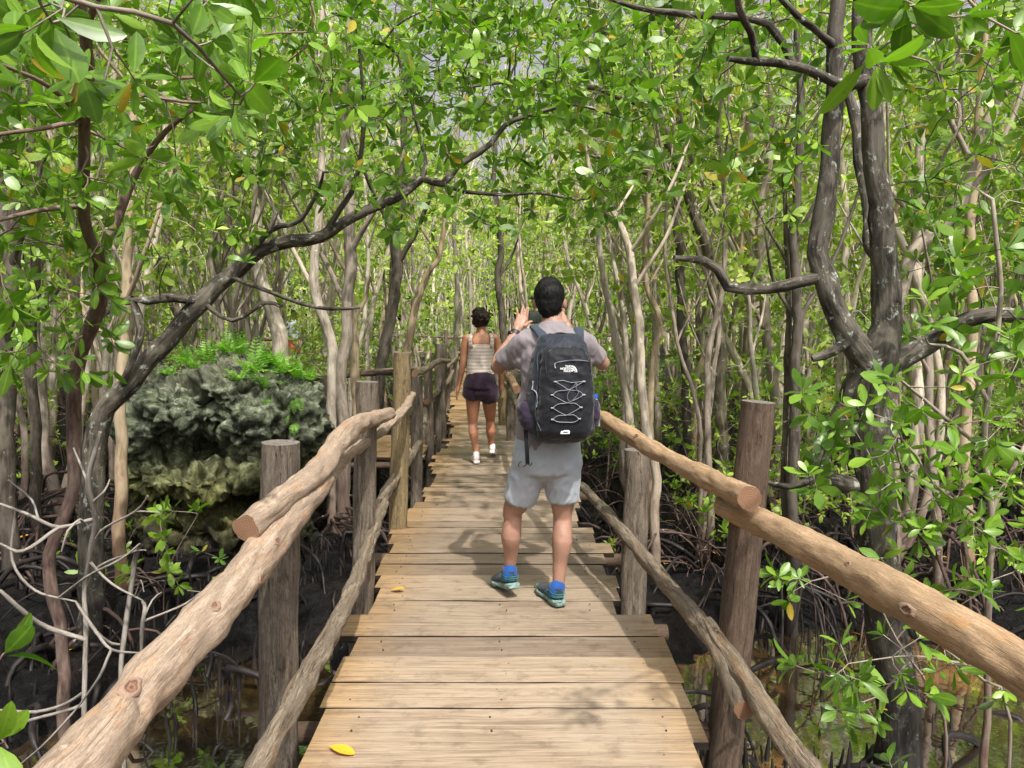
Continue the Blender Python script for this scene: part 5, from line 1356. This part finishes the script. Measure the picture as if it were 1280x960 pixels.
def shirt_d(p):
    f = .010 * noise.noise(V((p.x * 9 + p.z * 5, p.y * 6, p.z * 5 - p.x * 4))) + .006 * (1 - abs(noise.noise(V((p.x * 20 + p.z * 12, p.y * 14, p.z * 9))))*2)
    return f - .002
tee = child(mb, 'tee_shirt', M['tee'], voxel=.0085, sm=5, disp=shirt_d)
mb = MB(); cpts = []
for k in range(33):
    a = 2 * PI * k / 32; c = mp_(690.5, 406, .022); cpts.append(c + V((math.cos(a) * .070, math.sin(a) * .072, .004 + .016 * -math.sin(a) * -1 * .5)))
tube(mb, cpts, .0085, n=8, cap=(False, False)); child(mb, 'collar', M['tee'], tee)
# --- shorts
mb = MB()
limb(mb, [mp_(685, 538), mp_(684, 556), mp_(684, 575), mp_(684, 588)], [.165, .178, .186, .178], ry=[.125, .135, .14, .13])
hl = knL + (hipL - knL) * .36; hr = knR + (hipR - knR) * .36
limb(mb, [hipL + V((-.005, 0, .05)), hipL, hipL.lerp(hl, .55) + V((-.002, 0, 0)), hl], [.102, .104, .096, .088])
limb(mb, [hipR + V((.0, 0, .05)), hipR, hipR.lerp(hr, .55), hr], [.102, .104, .095, .086])
def short_d(p):
    return .006 * noise.noise(V((p.x * 11 + p.z * 7, p.y * 8, p.z * 6))) + .006 * (1 - 2 * abs(noise.noise(V((p.x * 22 - p.z * 14, p.y * 12, p.z * 10 + p.x * 12)))))
sho = child(mb, 'shorts', M['shorts_m'], voxel=.008, sm=4, disp=short_d)
# --- socks and shoes
for (an, hx, tx, nm) in ((anL, (P(643, 744, 4.14), V((P(643, 744, 4.14).x - .105, 4.37, 0))), 0, 'l'), (anR, (P(700, 764, 4.02), V((P(700, 764, 4.02).x - .09, 4.25, 0))), 0, 'r')):
    hx, tx = hx; hx = V((hx.x, hx.y, .055 if nm == 'l' else .004)); 
    d = (tx - hx); d.z = 0; d.normalize(); tx = hx + d * .27; tx.z = .004
    fo = empty('shoe', (0, 0, 0)); fo.parent = man; fo.location = -V(man.location)
    ft = fo
    lp = shoe_parts(hx, tx, 0, ft, dict(sole=M['mint'], upper=M['shoe']))
    for a_, b_, z in ((.0, .075, .074), (.005, .09, .062), (.02, .11, .050)):       # teal bands round the heel
        m2 = MB(); pt = [lp(b_, -.041, z + .006)] + [lp(a_ + .030 - .048 * math.cos(t), .041 * math.sin(t), z) for t in np.linspace(-1.35, 1.35, 11)] + [lp(b_, .041, z + .006)]
        q, rr = spline(pt, .0015, .01); tube(m2, q, rr, n=6); m2.build('lace', M['teal'], ft)
    m2 = MB(); top = lp(.046, 0, .094)
    q, rr = spline([lp(.048, 0, .05), top, an.lerp(top, .55) + V((0, 0, .0)), an + (an - top) * .1], [.040, .0405, .041, .040], .02); tube(m2, q, rr, n=20, amp=.06, fr=20, cap=(True, False)); m2.build('sock', M['sock'], ft)
# --- wrist watch
mb = MB(); wd = (hmL - wrL).normalized(); q = [wrL - wd * .016, wrL - wd * .002, wrL + wd * .012]
tube(mb, q, [.0325, .0335, .0325], n=24, cap=(False, False)); wt = mb.build('wristwatch', M['watch'], man); wt.location = mo
mb = MB(); sdv = V((-.75, -.62, -.1)).normalized(); c = wrL + sdv * .034
tube(mb, [c - sdv * .004, c + sdv * .007, c + sdv * .010], [.021, .021, .018], n=24); mb.build('watch_case', M['black'], wt)

# --- phone
ph = tag(empty('phone', phc), 'black smartphone held up sideways in both hands of the man', 'phone')
mb = MB(); box(mb, (0, 0, 0), .164, .009, .078, .0035); mb.build('phone_body', M['black'], ph)
mb = MB(); box(mb, (0, -.0052, 0), .142, .0012, .062, .0004); mb.build('screen', M['phone_screen'], ph)

# ================================================================= BACKPACK
DB = 3.93
def bp_(px, py, d=0.0): return P(px, py, DB + d)
bag = tag(empty('backpack', bp_(702, 485)), 'navy and black daypack with grey bungee lacing worn on the back of the man', 'backpack')
def bchild(mb, name, mat, parent=bag, **k):
    if 'voxel' in k: o = finish(fuse(mb, k['voxel'], k.get('sm', 3)), name, mat, parent, k.get('disp'))
    else: o = mb.build(name, mat, parent, smooth=k.get('smooth', True))
    o.location = -V(bag.location) if parent is bag else V((0, 0, 0)); return o
def srect(n, e=3.2):
    out = []
    for k in range(n):
        th = 2 * PI * k / n; c, s = math.cos(th), math.sin(th)
        out.append((math.copysign(abs(c) ** (2 / e), c), math.copysign(abs(s) ** (2 / e), s)))
    return out
def bagloft(rows, e=3.2, n=40, z0=None):
    """rows: (py, pxc, halfwidth px, y offset, half depth m)"""
    mb = MB(); rs = srect(n, e); vs = []
    q = []
    for i in range(len(rows) - 1):
        for t in (0, .25, .5, .75):
            q.append([rows[i][k] * (1 - t) + rows[i + 1][k] * t for k in range(5)])
    q.append(list(rows[-1]))
    for (py, pc, hw, yo, hd) in q:
        c = bp_(pc, py, 0); w = hw * DB / F
        for (a, b) in rs: vs.append(V((c.x + a * w, DB + yo + b * hd, c.z)))
    fs = []; m = len(q)
    for i in range(m - 1):
        for k in range(n): k2 = (k + 1) % n; fs.append((i * n + k, i * n + k2, (i + 1) * n + k2, (i + 1) * n + k))
    fs.append(tuple(range(n))); fs.append(tuple((m - 1) * n + k for k in range(n - 1, -1, -1)))
    mb.add(vs, fs); return mb
def bag_d(p): return .005 * noise.noise(V((p.x * 13, p.y * 13, p.z * 9))) + .0032 * (1 - 2 * abs(noise.noise(V((p.x * 34 - p.z * 12, p.y * 20, p.z * 30))))) + .0045 * (1 - 2 * abs(noise.noise(V((p.x * 20 + p.z * 10, p.y * 15, p.z * 16))))) 
mbb = bagloft([(418, 700, 18, .04, .045), (422, 700, 26, .03, .07), (432, 701, 32, .02, .095), (455, 701, 37, .01, .11), (490, 701, 41, 0, .12), (515, 702, 43, 0, .125), (532, 702, 42, .0, .12), (542, 701, 38, .01, .10), (549, 700, 30, .02, .08), (553, 699, 18, .03, .05)], e=2.7)
bchild(mbb, 'main_body', M['bag'], voxel=.008, sm=5, disp=bag_d)
mbb = bagloft([(434, 704, 22, -.06, .035), (438, 704.5, 27, -.07, .055), (450, 705.5, 30, -.085, .062), (478, 706, 32, -.10, .065), (500, 706, 33, -.11, .068), (520, 704, 34, -.105, .065), (534, 703, 34, -.10, .062), (543, 702, 30, -.085, .05), (549, 701, 22, -.06, .03)], e=3.6)
pk = bchild(mbb, 'front_pocket', M['bag_dark'], voxel=.007, sm=4, disp=bag_d)
FRY = DB - .178     # front face of the pocket
from mathutils.bvhtree import BVHTree
def bvh_of(objs):
    vs, fs = [], []
    for o in objs:
        b = len(vs); off = V(o.location) + (V(bag.location) if o.parent is bag else V((0, 0, 0)))
        vs += [v.co + off for v in o.data.vertices]; fs += [tuple(b + i for i in p.vertices) for p in o.data.polygons]
    return BVHTree.FromPolygons(vs, fs)
BT = bvh_of([c for c in bag.children])
def on_bag(px, py, off=.002):
    o_ = V((0, 0, CH)); d = (bp_(px, py) - o_).normalized(); h = BT.ray_cast(o_, d)
    return (h[0] - d * off) if h[0] is not None else bp_(px, py, -.15)
def bcurve(pts, r, name, mat, parent=bag, off=.002, n=6, sub=6):
    q, _ = spline([V((x, y, 0)) for x, y in pts], 1, 3.0)
    mb = MB(); tube(mb, [on_bag(a.x, a.y, off) for a in q], r, n=n); return bchild(mb, name, mat, parent)
def sh_(X, Y): return (600 + X / 7.111, 340 + Y / 7.111)
def s2_(X, Y): return (610 + X / 7.111, 460 + Y / 7.111)
bcurve([sh_(590, 900), sh_(582, 780), sh_(620, 700), sh_(700, 668), sh_(850, 672), sh_(925, 700), sh_(965, 780), sh_(985, 900)], .0026, 'piping', M['black'])
bcurve([sh_(668, 812), sh_(700, 802), sh_(780, 790), sh_(880, 786), sh_(962, 795)], .0042, 'zip', M['zip'])
bcurve([sh_(668, 812), sh_(664, 835), sh_(670, 856)], .0030, 'zip_puller', M['metal'], off=.006)
bcurve([s2_(400, 115), s2_(398, 150), s2_(392, 195)], .0038, 'zip_puller', M['metal'], off=.006)
bcurve([s2_(405, 195), s2_(432, 225), s2_(438, 300), s2_(432, 350)], .0028, 'zip_puller', M['metal'], off=.005)
bcurve([s2_(470, 560), s2_(420, 420), s2_(430, 250), s2_(445, 60), sh_(510, 760), sh_(560, 660)], .0022, 'zip', M['zip'])
cs = [((600, 122), (852, 120)), ((572, 240), (852, 238)), ((574, 356), (826, 350)), ((574, 458), (812, 452))]
for i, (a, b) in enumerate(cs):
    for q in (a, b):
        m2 = MB(); p = on_bag(*s2_(*q), off=.004); box(m2, p, .016, .007, .007, .002); bchild(m2, 'cord_loop', M['metal'])
    if i < 3:
        c, d = cs[i + 1]; xm = (a[0] + b[0] + c[0] + d[0]) / 4; ym = (a[1] + c[1]) / 2 + 12
        bcurve([s2_(*a), s2_(a[0] + 60, a[1] + 35), s2_(xm, ym), s2_(d[0] - 50, d[1] - 35), s2_(*d)], .0014, 'bungee_cord', M['cord'], off=.005, n=5)
        bcurve([s2_(*b), s2_(b[0] - 60, b[1] + 35), s2_(xm, ym), s2_(c[0] + 50, c[1] - 35), s2_(*c)], .0014, 'bungee_cord', M['cord'], off=.006, n=5)
bcurve([s2_(600, 122), s2_(660, 110), s2_(740, 128), s2_(852, 120)], .0014, 'bungee_cord', M['cord'], off=.006, n=5)
bcurve([s2_(574, 458), s2_(620, 478), s2_(690, 482), s2_(770, 480), s2_(812, 452)], .0018, 'bungee_cord', M['cord'], off=.005, n=5)
bcurve([s2_(730, 300), s2_(706, 270), s2_(715, 220), s2_(760, 160), s2_(792, 135), s2_(782, 180), s2_(806, 215), s2_(770, 270), s2_(735, 298)], .0015, 'bungee_cord', M['cord_dark'], off=.009, n=5)
# logo patch: three small lines of capitals with a quartered dome to the right
def text_mesh(txt, size, loc, parent, mat=M['white'], name='lettering', bold=.012):
    cu = bpy.data.curves.new('t', 'FONT'); cu.body = txt; cu.size = size; cu.extrude = .0004; cu.offset = size * bold; cu.align_x = 'RIGHT'
    to = bpy.data.objects.new('t', cu); C.objects.link(to)
    me = bpy.data.meshes.new_from_object(to.evaluated_get(bpy.context.evaluated_depsgraph_get())); bpy.data.objects.remove(to)
    me.materials.clear(); me.materials.append(mat); me.attributes.new('tc', 'FLOAT_VECTOR', 'POINT')
    o = link(name, me, parent); o.rotation_euler = (R(90), 0, 0); o.location = loc - bag.location; return o
lc = on_bag(*sh_(800, 865), off=.004)
for i, wd_ in enumerate(('THE', 'NORTH', 'FACE')):
    text_mesh(wd_, .0145, lc + V((.003, -.002, .010 - i * .0115)), bag, bold=.03)
for k, (r0_, r1_) in enumerate(((.004, .011), (.014, .021), (.024, .031))):
    m2 = MB(); vs = []; n = 12
    for j in range(n + 1):
        a = PI / 2 * j / n
        for rr_ in (r0_, r1_): vs.append(lc + V((.006 + math.sin(a) * rr_ * .95, -.002, -.014 + math.cos(a) * rr_ * 1.08)))
    m2.add(vs, [(2 * j, 2 * j + 1, 2 * j + 3, 2 * j + 2) for j in range(n)]); bchild(m2, 'emblem', M['white'], smooth=False)
# lower reflective tab
lc2 = on_bag(*s2_(682, 570), off=.004); m2 = MB()
m2.add([lc2 + V((-.022, 0, -.009)), lc2 + V((.024, 0, -.009)), lc2 + V((.026, 0, .005)), lc2 + V((.020, 0, .010)), lc2 + V((-.010, 0, .010)), lc2 + V((-.018, 0, .004))], [(0, 1, 2, 3, 4, 5)]); tb = bchild(m2, 'reflective_tab', M['white'], smooth=False)
m2 = MB(); box(m2, lc2 + V((.004, -.0012, 0)), .022, .001, .006, .0003); bchild(m2, 'tab_print', M['zip'])
# side pockets, bottle
mbb = bagloft([(503, 655, 4, .0, .05), (508, 656, 8, 0, .07), (520, 659, 11, 0, .08), (535, 664, 9, .01, .07), (541, 667, 4, .02, .04)], e=2.4, n=24); bchild(mbb, 'side_pocket', M['bag_purple'], voxel=.007, sm=3, disp=bag_d)
mbb = bagloft([(500, 744, 3, .0, .05), (505, 743, 5, 0, .07), (520, 742, 7, 0, .08), (532, 739, 7, .01, .07), (538, 736, 4, .02, .04)], e=2.4, n=24); bchild(mbb, 'side_pocket', M['bag_purple'], voxel=.007, sm=3, disp=bag_d)
# top handle, shoulder straps
mb = MB(); q, rr = spline([bp_(690, 424, .02), bp_(692, 419, .01), bp_(700, 416.5, .005), bp_(710, 419, .01), bp_(712, 424, .02)], .006, .01); tube(mb, q, rr, n=10); bchild(mb, 'carry_handle', M['bag_dark'])
def band(pts, w, th, name, mat, parent, wdir=X1):
    q, _ = spline(pts, 1, .02); mb = MB(); tube(mb, q, w, n=14, ry=th, xref=wdir); return bchild(mb, name, mat, parent)
TT = BVHTree.FromPolygons([v.co for v in tee.data.vertices], [tuple(p.vertices) for p in tee.data.polygons])
for s, (xa, ya), (xb, yb), (xc, yc) in ((-1, (683, 427), (674, 413), (668, 406)), (1, (719, 424), (722, 414), (723, 407))):
    pts = [bp_(xa, ya, .02)]
    t0 = mp_(xb, yb, 0); t1 = mp_(xc, yc, 0)
    for (pp, yy) in ((t0, 4.03), (t0.lerp(t1, .6), 4.07), (t1, 4.12), (V((t1.x, 0, 0)), 4.18), (V((t1.x + s * .01, 0, 0)), 4.23)):
        h = TT.ray_cast(V((pp.x, yy, 2.2)), V((0, 0, -1)))
        if h[0] is not None: pts.append(h[0] + V((0, 0, .007)))
    for zz in (1.36, 1.27, 1.15, 1.05):
        h = TT.ray_cast(V((t1.x + s * .02, 4.8, zz)), V((0, -1, 0)))
        if h[0] is not None: pts.append(h[0] + V((0, .008, 0)))
    band(pts, .026, .0065, 'shoulder_strap', M['strap'], bag, V((1, -.0, 0)))
# hanging strap with buckle at his left
mb = MB(); q, rr = spline([bp_(657, 536, -.02), bp_(658, 552, -.03), bp_(659, 570, -.02), bp_(659.5, 580, -.01)], .011, .02); tube(mb, q, rr, n=10, ry=.0025, xref=X1); bchild(mb, 'loose_strap', M['bag_dark'])
mb = MB(); q, rr = spline([bp_(652, 577, -.015), bp_(648.5, 579, -.015), bp_(649, 583, -.015), bp_(655, 583, -.015), bp_(659, 580, -.02), bp_(663, 582, -.015), bp_(665, 578, -.01)], .0028, .01); tube(mb, q, rr, n=8); bchild(mb, 'buckle', M['black'])
# bottle in right pocket
bo = tag(empty('water_bottle', bp_(743, 508, .0)), 'clear plastic water bottle with blue cap in the right side pocket of the daypack', 'bottle')
mb = MB(); c = V((0, 0, 0)); q, rr = spline([V((0, 0, -.10)), V((0, 0, 0)), V((.001, 0, .015)), V((.002, 0, .035)), V((.003, 0, .046))], [.030, .030, .027, .014, .012], .008); tube(mb, q, rr, n=20); mb.build('bottle_body', M['clear'], bo)
mb = MB(); tube(mb, [V((.003, 0, .044)), V((.004, 0, .062))], .015, n=20); mb.build('cap', M['bluecap'], bo)

# ================================================================= WOMAN
DW = 8.15
def w_(px, py, d=0.0): return P(px, py, DW + d)
wo = tag(empty('person', (w_(601, 580).x, DW, 0)), 'woman walking away in striped knit tank top and plum shorts, curly dark hair', 'person')
def wchild(mb, name, mat, voxel=.008, sm=4, disp=None, parent=wo):
    o = finish(fuse(mb, voxel, sm), name, mat, parent, disp); o.location = -V(wo.location) if parent is wo else V((0, 0, 0)); return o
mb = MB()
limb(mb, [w_(600, 486), w_(600, 480), w_(600.5, 466), w_(601, 455), w_(601.5, 440), w_(601.5, 428), w_(601.5, 421), w_(601.5, 416), w_(601.5, 408, .01), w_(601.5, 402, .02)], [.10, .150, .130, .115, .13, .145, .12, .055, .045, .045], ry=[.07, .105, .10, .09, .10, .095, .07, .05, .046, .046])
ball(mb, w_(601, 401.5, .03), .068, .085, .10, seg=26); ball(mb, w_(601, 405.5, .075), .048, .048, .055); ball(mb, w_(601, 402.5, .125), .010, .018, .018); ball(mb, w_(601, 407, .113), .020, .010, .007)
for s in (-1, 1):
    ball(mb, w_(601 + s * 8.3, 403, .02), .008, .016, .025); ball(mb, w_(601 + s * 3.2, 401, .105), .012, .008, .007)
arms = ((w_(583, 424), w_(578.5, 455, -.01), w_(573.5, 482, .02), w_(571.5, 491, .03), -1), (w_(620, 424), w_(626, 454, 0), w_(626.5, 480, .10), w_(626.5, 488, .13), 1))
for sh, e_, wr_, h_, s in arms:
    limb(mb, [sh + V((-s * .06, 0, 0)), sh, sh.lerp(e_, .55) + V((s * .004, 0, 0)), e_, e_.lerp(wr_, .35), wr_, wr_.lerp(h_, .6)], [.045, .046, .040, .033, .035, .022, .024])
    limb(mb, [wr_, wr_.lerp(h_, .6), h_], [.018, .020, .018], ry=[.024, .036, .036], step=.012)
    dn = (h_ - wr_).normalized()
    for k, (o_, L_) in enumerate(((.026, .062), (.009, .072), (-.009, .070), (-.026, .055))):
        finger(mb, h_ + V((0, o_, 0)) + dn * .012, dn, V((-s * .35, 0, .02)), L_, .0078)
    finger(mb, wr_.lerp(h_, .5) + V((0, .030, 0)), dn + V((0, .7, 0)), V((-s * .2, -.3, -.2)), .055, .0085)
legs = ((w_(591.5, 490), w_(591, 531, .0), w_(595, 564, -.05), -1), (w_(611, 490), w_(613, 529, .20), w_(614, 557, .26), 1))
for hp, kn, an, s in legs:
    v = an - kn
    limb(mb, [hp, hp.lerp(kn, .5), kn + V((0, 0, .05)), kn, kn + v * .32 + V((0, -.02, 0)), kn + v * .7, an, an + v.normalized() * .05], [.088, .071, .053, .047, .053, .038, .029, .029])
wchild(mb, 'body', M['skin_w'], voxel=.0068, sm=2)
mb = MB()
ball(mb, w_(601, 399, .02), .082, .098, .098, seg=26); ball(mb, w_(601.5, 394.5, -.05), .088, .075, .070, seg=24); ball(mb, w_(598, 402, -.03), .070, .06, .060)
for _ in range(46):
    a, b = rnd.uniform(0, 2 * PI), rnd.uniform(-.9, 1.3); ball(mb, w_(601, 396, -.03) + V((math.cos(a) * math.cos(b) * .088, math.sin(a) * math.cos(b) * .075, math.sin(b) * .085)), rnd.uniform(.015, .028), seg=10)
wchild(mb, 'hair', M['hair_w'], voxel=.007, sm=1, disp=lambda p: .009 * noise.noise(p * 55) + .004 * noise.noise(p * 140))
# tank top: panel body with straps (front and back are cut low)
mb = MB()
limb(mb, [w_(600, 469), w_(600.5, 460), w_(601, 450), w_(601.5, 438), w_(601.5, 431), w_(601.5, 429)], [.150, .148, .140, .142, .132, .118], ry=[.118, .112, .108, .112, .104, .088])
for s in (-1, 1):
    limb(mb, [w_(601.5 + s * 13.2, 433, -.095), w_(601.5 + s * 13.8, 425, -.085), w_(601.5 + s * 12.5, 419, -.04), w_(601.5 + s * 12, 418.5, .01), w_(601.5 + s * 12.5, 425, .075), w_(601.5 + s * 12.5, 434, .09)], [.022, .022, .021, .021, .022, .022], ry=[.014] * 6, xref=X1, step=.02)
wchild(mb, 'tank_top', M['knit'], voxel=.0075, sm=3, disp=lambda p: .005 * noise.noise(V((p.x * 14, p.y * 10, p.z * 9))))
mb = MB()
limb(mb, [w_(600.5, 464), w_(600.5, 472), w_(600, 484)], [.128, .158, .182], ry=[.115, .145, .165])
for hp, kn, an, s in legs:
    limb(mb, [hp + V((0, -.01, .06)), hp + V((s * .002, -.015, 0)), hp.lerp(kn, .13) + V((s * .006, -.004, 0))], [.106, .108, .112])
ball(mb, w_(601, 491), .13, .15, .075)
wchild(mb, 'shorts', M['shorts_w'], voxel=.0085, sm=3, disp=lambda p: .007 * noise.noise(V((p.x * 12, p.y * 10, p.z * 7))) + .004 * (1 - 2 * abs(noise.noise(V((p.x * 25, p.y * 20, p.z * 9 + p.x * 9))))))
for (an, hx, tx) in ((legs[0][2], V((w_(596.5, 580).x, 8.04, .004)), V((w_(592, 580).x, 8.30, .004))), (legs[1][2], V((w_(614.5, 572).x, 8.34, .06)), V((w_(615.5, 572).x, 8.58, .004)))):
    fo = empty('shoe'); fo.parent = wo; fo.location = -V(wo.location)
    lp = shoe_parts(hx, tx, 0, fo, dict(sole=M['shoe_w'], upper=M['shoe_w']), s=.93)
    m2 = MB(); q, rr = spline([lp(.045, 0, .05), lp(.045, 0, .095), an.lerp(lp(.045, 0, .095), .4)], [.034, .034, .032], .02); tube(m2, q, rr, n=16, cap=(True, False)); m2.build('sock', M['sock_w'], fo)

# ================================================================= far walker
DF = 22.6
fx = P(368, 430, DF).x
fp = tag(empty('person', (fx, DF, 0)), 'tiny distant walker in pale shirt and red shorts glimpsed through the trunks on the left', 'person')
mb = MB(); k = V((fx, DF, 0))
limb(mb, [k + V((0, 0, .85)), k + V((0, 0, 1.1)), k + V((0, 0, 1.35)), k + V((0, 0, 1.45)), k + V((0, .0, 1.55))], [.14, .13, .17, .06, .05], ry=[.11, .1, .11, .06, .05], step=.06)
ball(mb, k + V((0, .01, 1.62)), .075, .09, .11); ball(mb, k + V((0, .1, 1.6)), .012, .02, .02)
for s in (-1, 1):
    limb(mb, [k + V((s * .17, 0, 1.38)), k + V((s * .24, 0, 1.12)), k + V((s * .25, .04, .88)), k + V((s * .25, .05, .78))], [.045, .038, .028, .03], step=.06)
    limb(mb, [k + V((s * .08, 0, .85)), k + V((s * .09, s * .08, .48)), k + V((s * .09, s * .14, .08))], [.09, .058, .038], step=.06)
    limb(mb, [k + V((s * .09, s * .14 - .03, .04)), k + V((s * .09, s * .14 + .18, .04))], [.04, .035], step=.06)
o = finish(fuse(mb, .018, 2), 'body', M['skin_m'], fp); o.location = -V(fp.location)
mb = MB(); limb(mb, [k + V((0, 0, .9)), k + V((0, 0, 1.1)), k + V((0, 0, 1.34)), k + V((0, 0, 1.44))], [.17, .16, .19, .09], ry=[.14, .13, .13, .08], step=.05)
for s in (-1, 1): limb(mb, [k + V((s * .15, 0, 1.38)), k + V((s * .22, 0, 1.2))], [.06, .06], step=.05)
o = finish(fuse(mb, .02, 2), 'shirt', M['shirt_far'], fp); o.location = -V(fp.location)
mb = MB(); limb(mb, [k + V((0, 0, .95)), k + V((0, 0, .8))], [.16, .17], ry=[.13, .13], step=.05)
for s in (-1, 1): limb(mb, [k + V((s * .08, 0, .85)), k + V((s * .09, s * .05, .55))], [.1, .09], step=.05)
o = finish(fuse(mb, .02, 2), 'shorts', M['red_far'], fp); o.location = -V(fp.location)
mb = MB(); ball(mb, k + V((0, -.02, 1.67)), .085, .09, .085); o = finish(fuse(mb, .015, 2), 'hair', M['hair_m'], fp); o.location = -V(fp.location)
# ================================================================= CAMERA, LIGHT, WORLD
cam = bpy.data.cameras.new('camera'); co = bpy.data.objects.new('camera', cam); C.objects.link(co)
cam.sensor_width = 36; cam.lens = 36 * F / 1280; cam.clip_end = 800; cam.clip_start = .05
co.location = (0, 0, CH); co.rotation_euler = (R(90) - PITCH, 0, 0)
bpy.context.scene.camera = co
SUN_EL, SUN_AZ = 57, 158       # azimuth from +Y clockwise: behind the viewer, a little to the right
el, az = R(SUN_EL), R(SUN_AZ)
sd = V((math.sin(az) * math.cos(el), math.cos(az) * math.cos(el), math.sin(el)))
sun = bpy.data.lights.new('sun', 'SUN'); sun.energy = 5.0; sun.angle = R(.9); sun.color = (1, .95, .86)
so = bpy.data.objects.new('sun', sun); C.objects.link(so); so.location = (0, -5, 20)
so.rotation_euler = (-sd).to_track_quat('-Z', 'Y').to_euler()
w = bpy.data.worlds.new('World'); bpy.context.scene.world = w; w.use_nodes = True
nt = w.node_tree; bg = nt.nodes['Background']; sky = nt.nodes.new('ShaderNodeTexSky'); sky.sky_type = 'NISHITA'
sky.sun_disc = False; sky.sun_elevation = el; sky.sun_rotation = az; sky.air_density = 1.0; sky.dust_density = 8.0; sky.ozone_density = 1
hs = nt.nodes.new('ShaderNodeHueSaturation'); hs.inputs['Saturation'].default_value = .18; hs.inputs['Value'].default_value = 1.4; nt.links.new(sky.outputs[0], hs.inputs['Color']); nt.links.new(hs.outputs[0], bg.inputs[0]); bg.inputs[1].default_value = .15
sc0 = bpy.context.scene
sc0.render.engine = 'CYCLES'
cy = sc0.cycles; cy.use_denoising = True
try: cy.denoiser = 'OPENIMAGEDENOISE'; cy.denoising_input_passes = 'RGB_ALBEDO_NORMAL'
except Exception: pass
cy.max_bounces = 6; cy.diffuse_bounces = 3; cy.glossy_bounces = 3; cy.transmission_bounces = 4; cy.transparent_max_bounces = 4
cy.caustics_reflective = False; cy.caustics_refractive = False; cy.sample_clamp_indirect = 6
sc0.view_settings.view_transform = 'Standard'; sc0.view_settings.look = 'None'; sc0.view_settings.exposure = 0
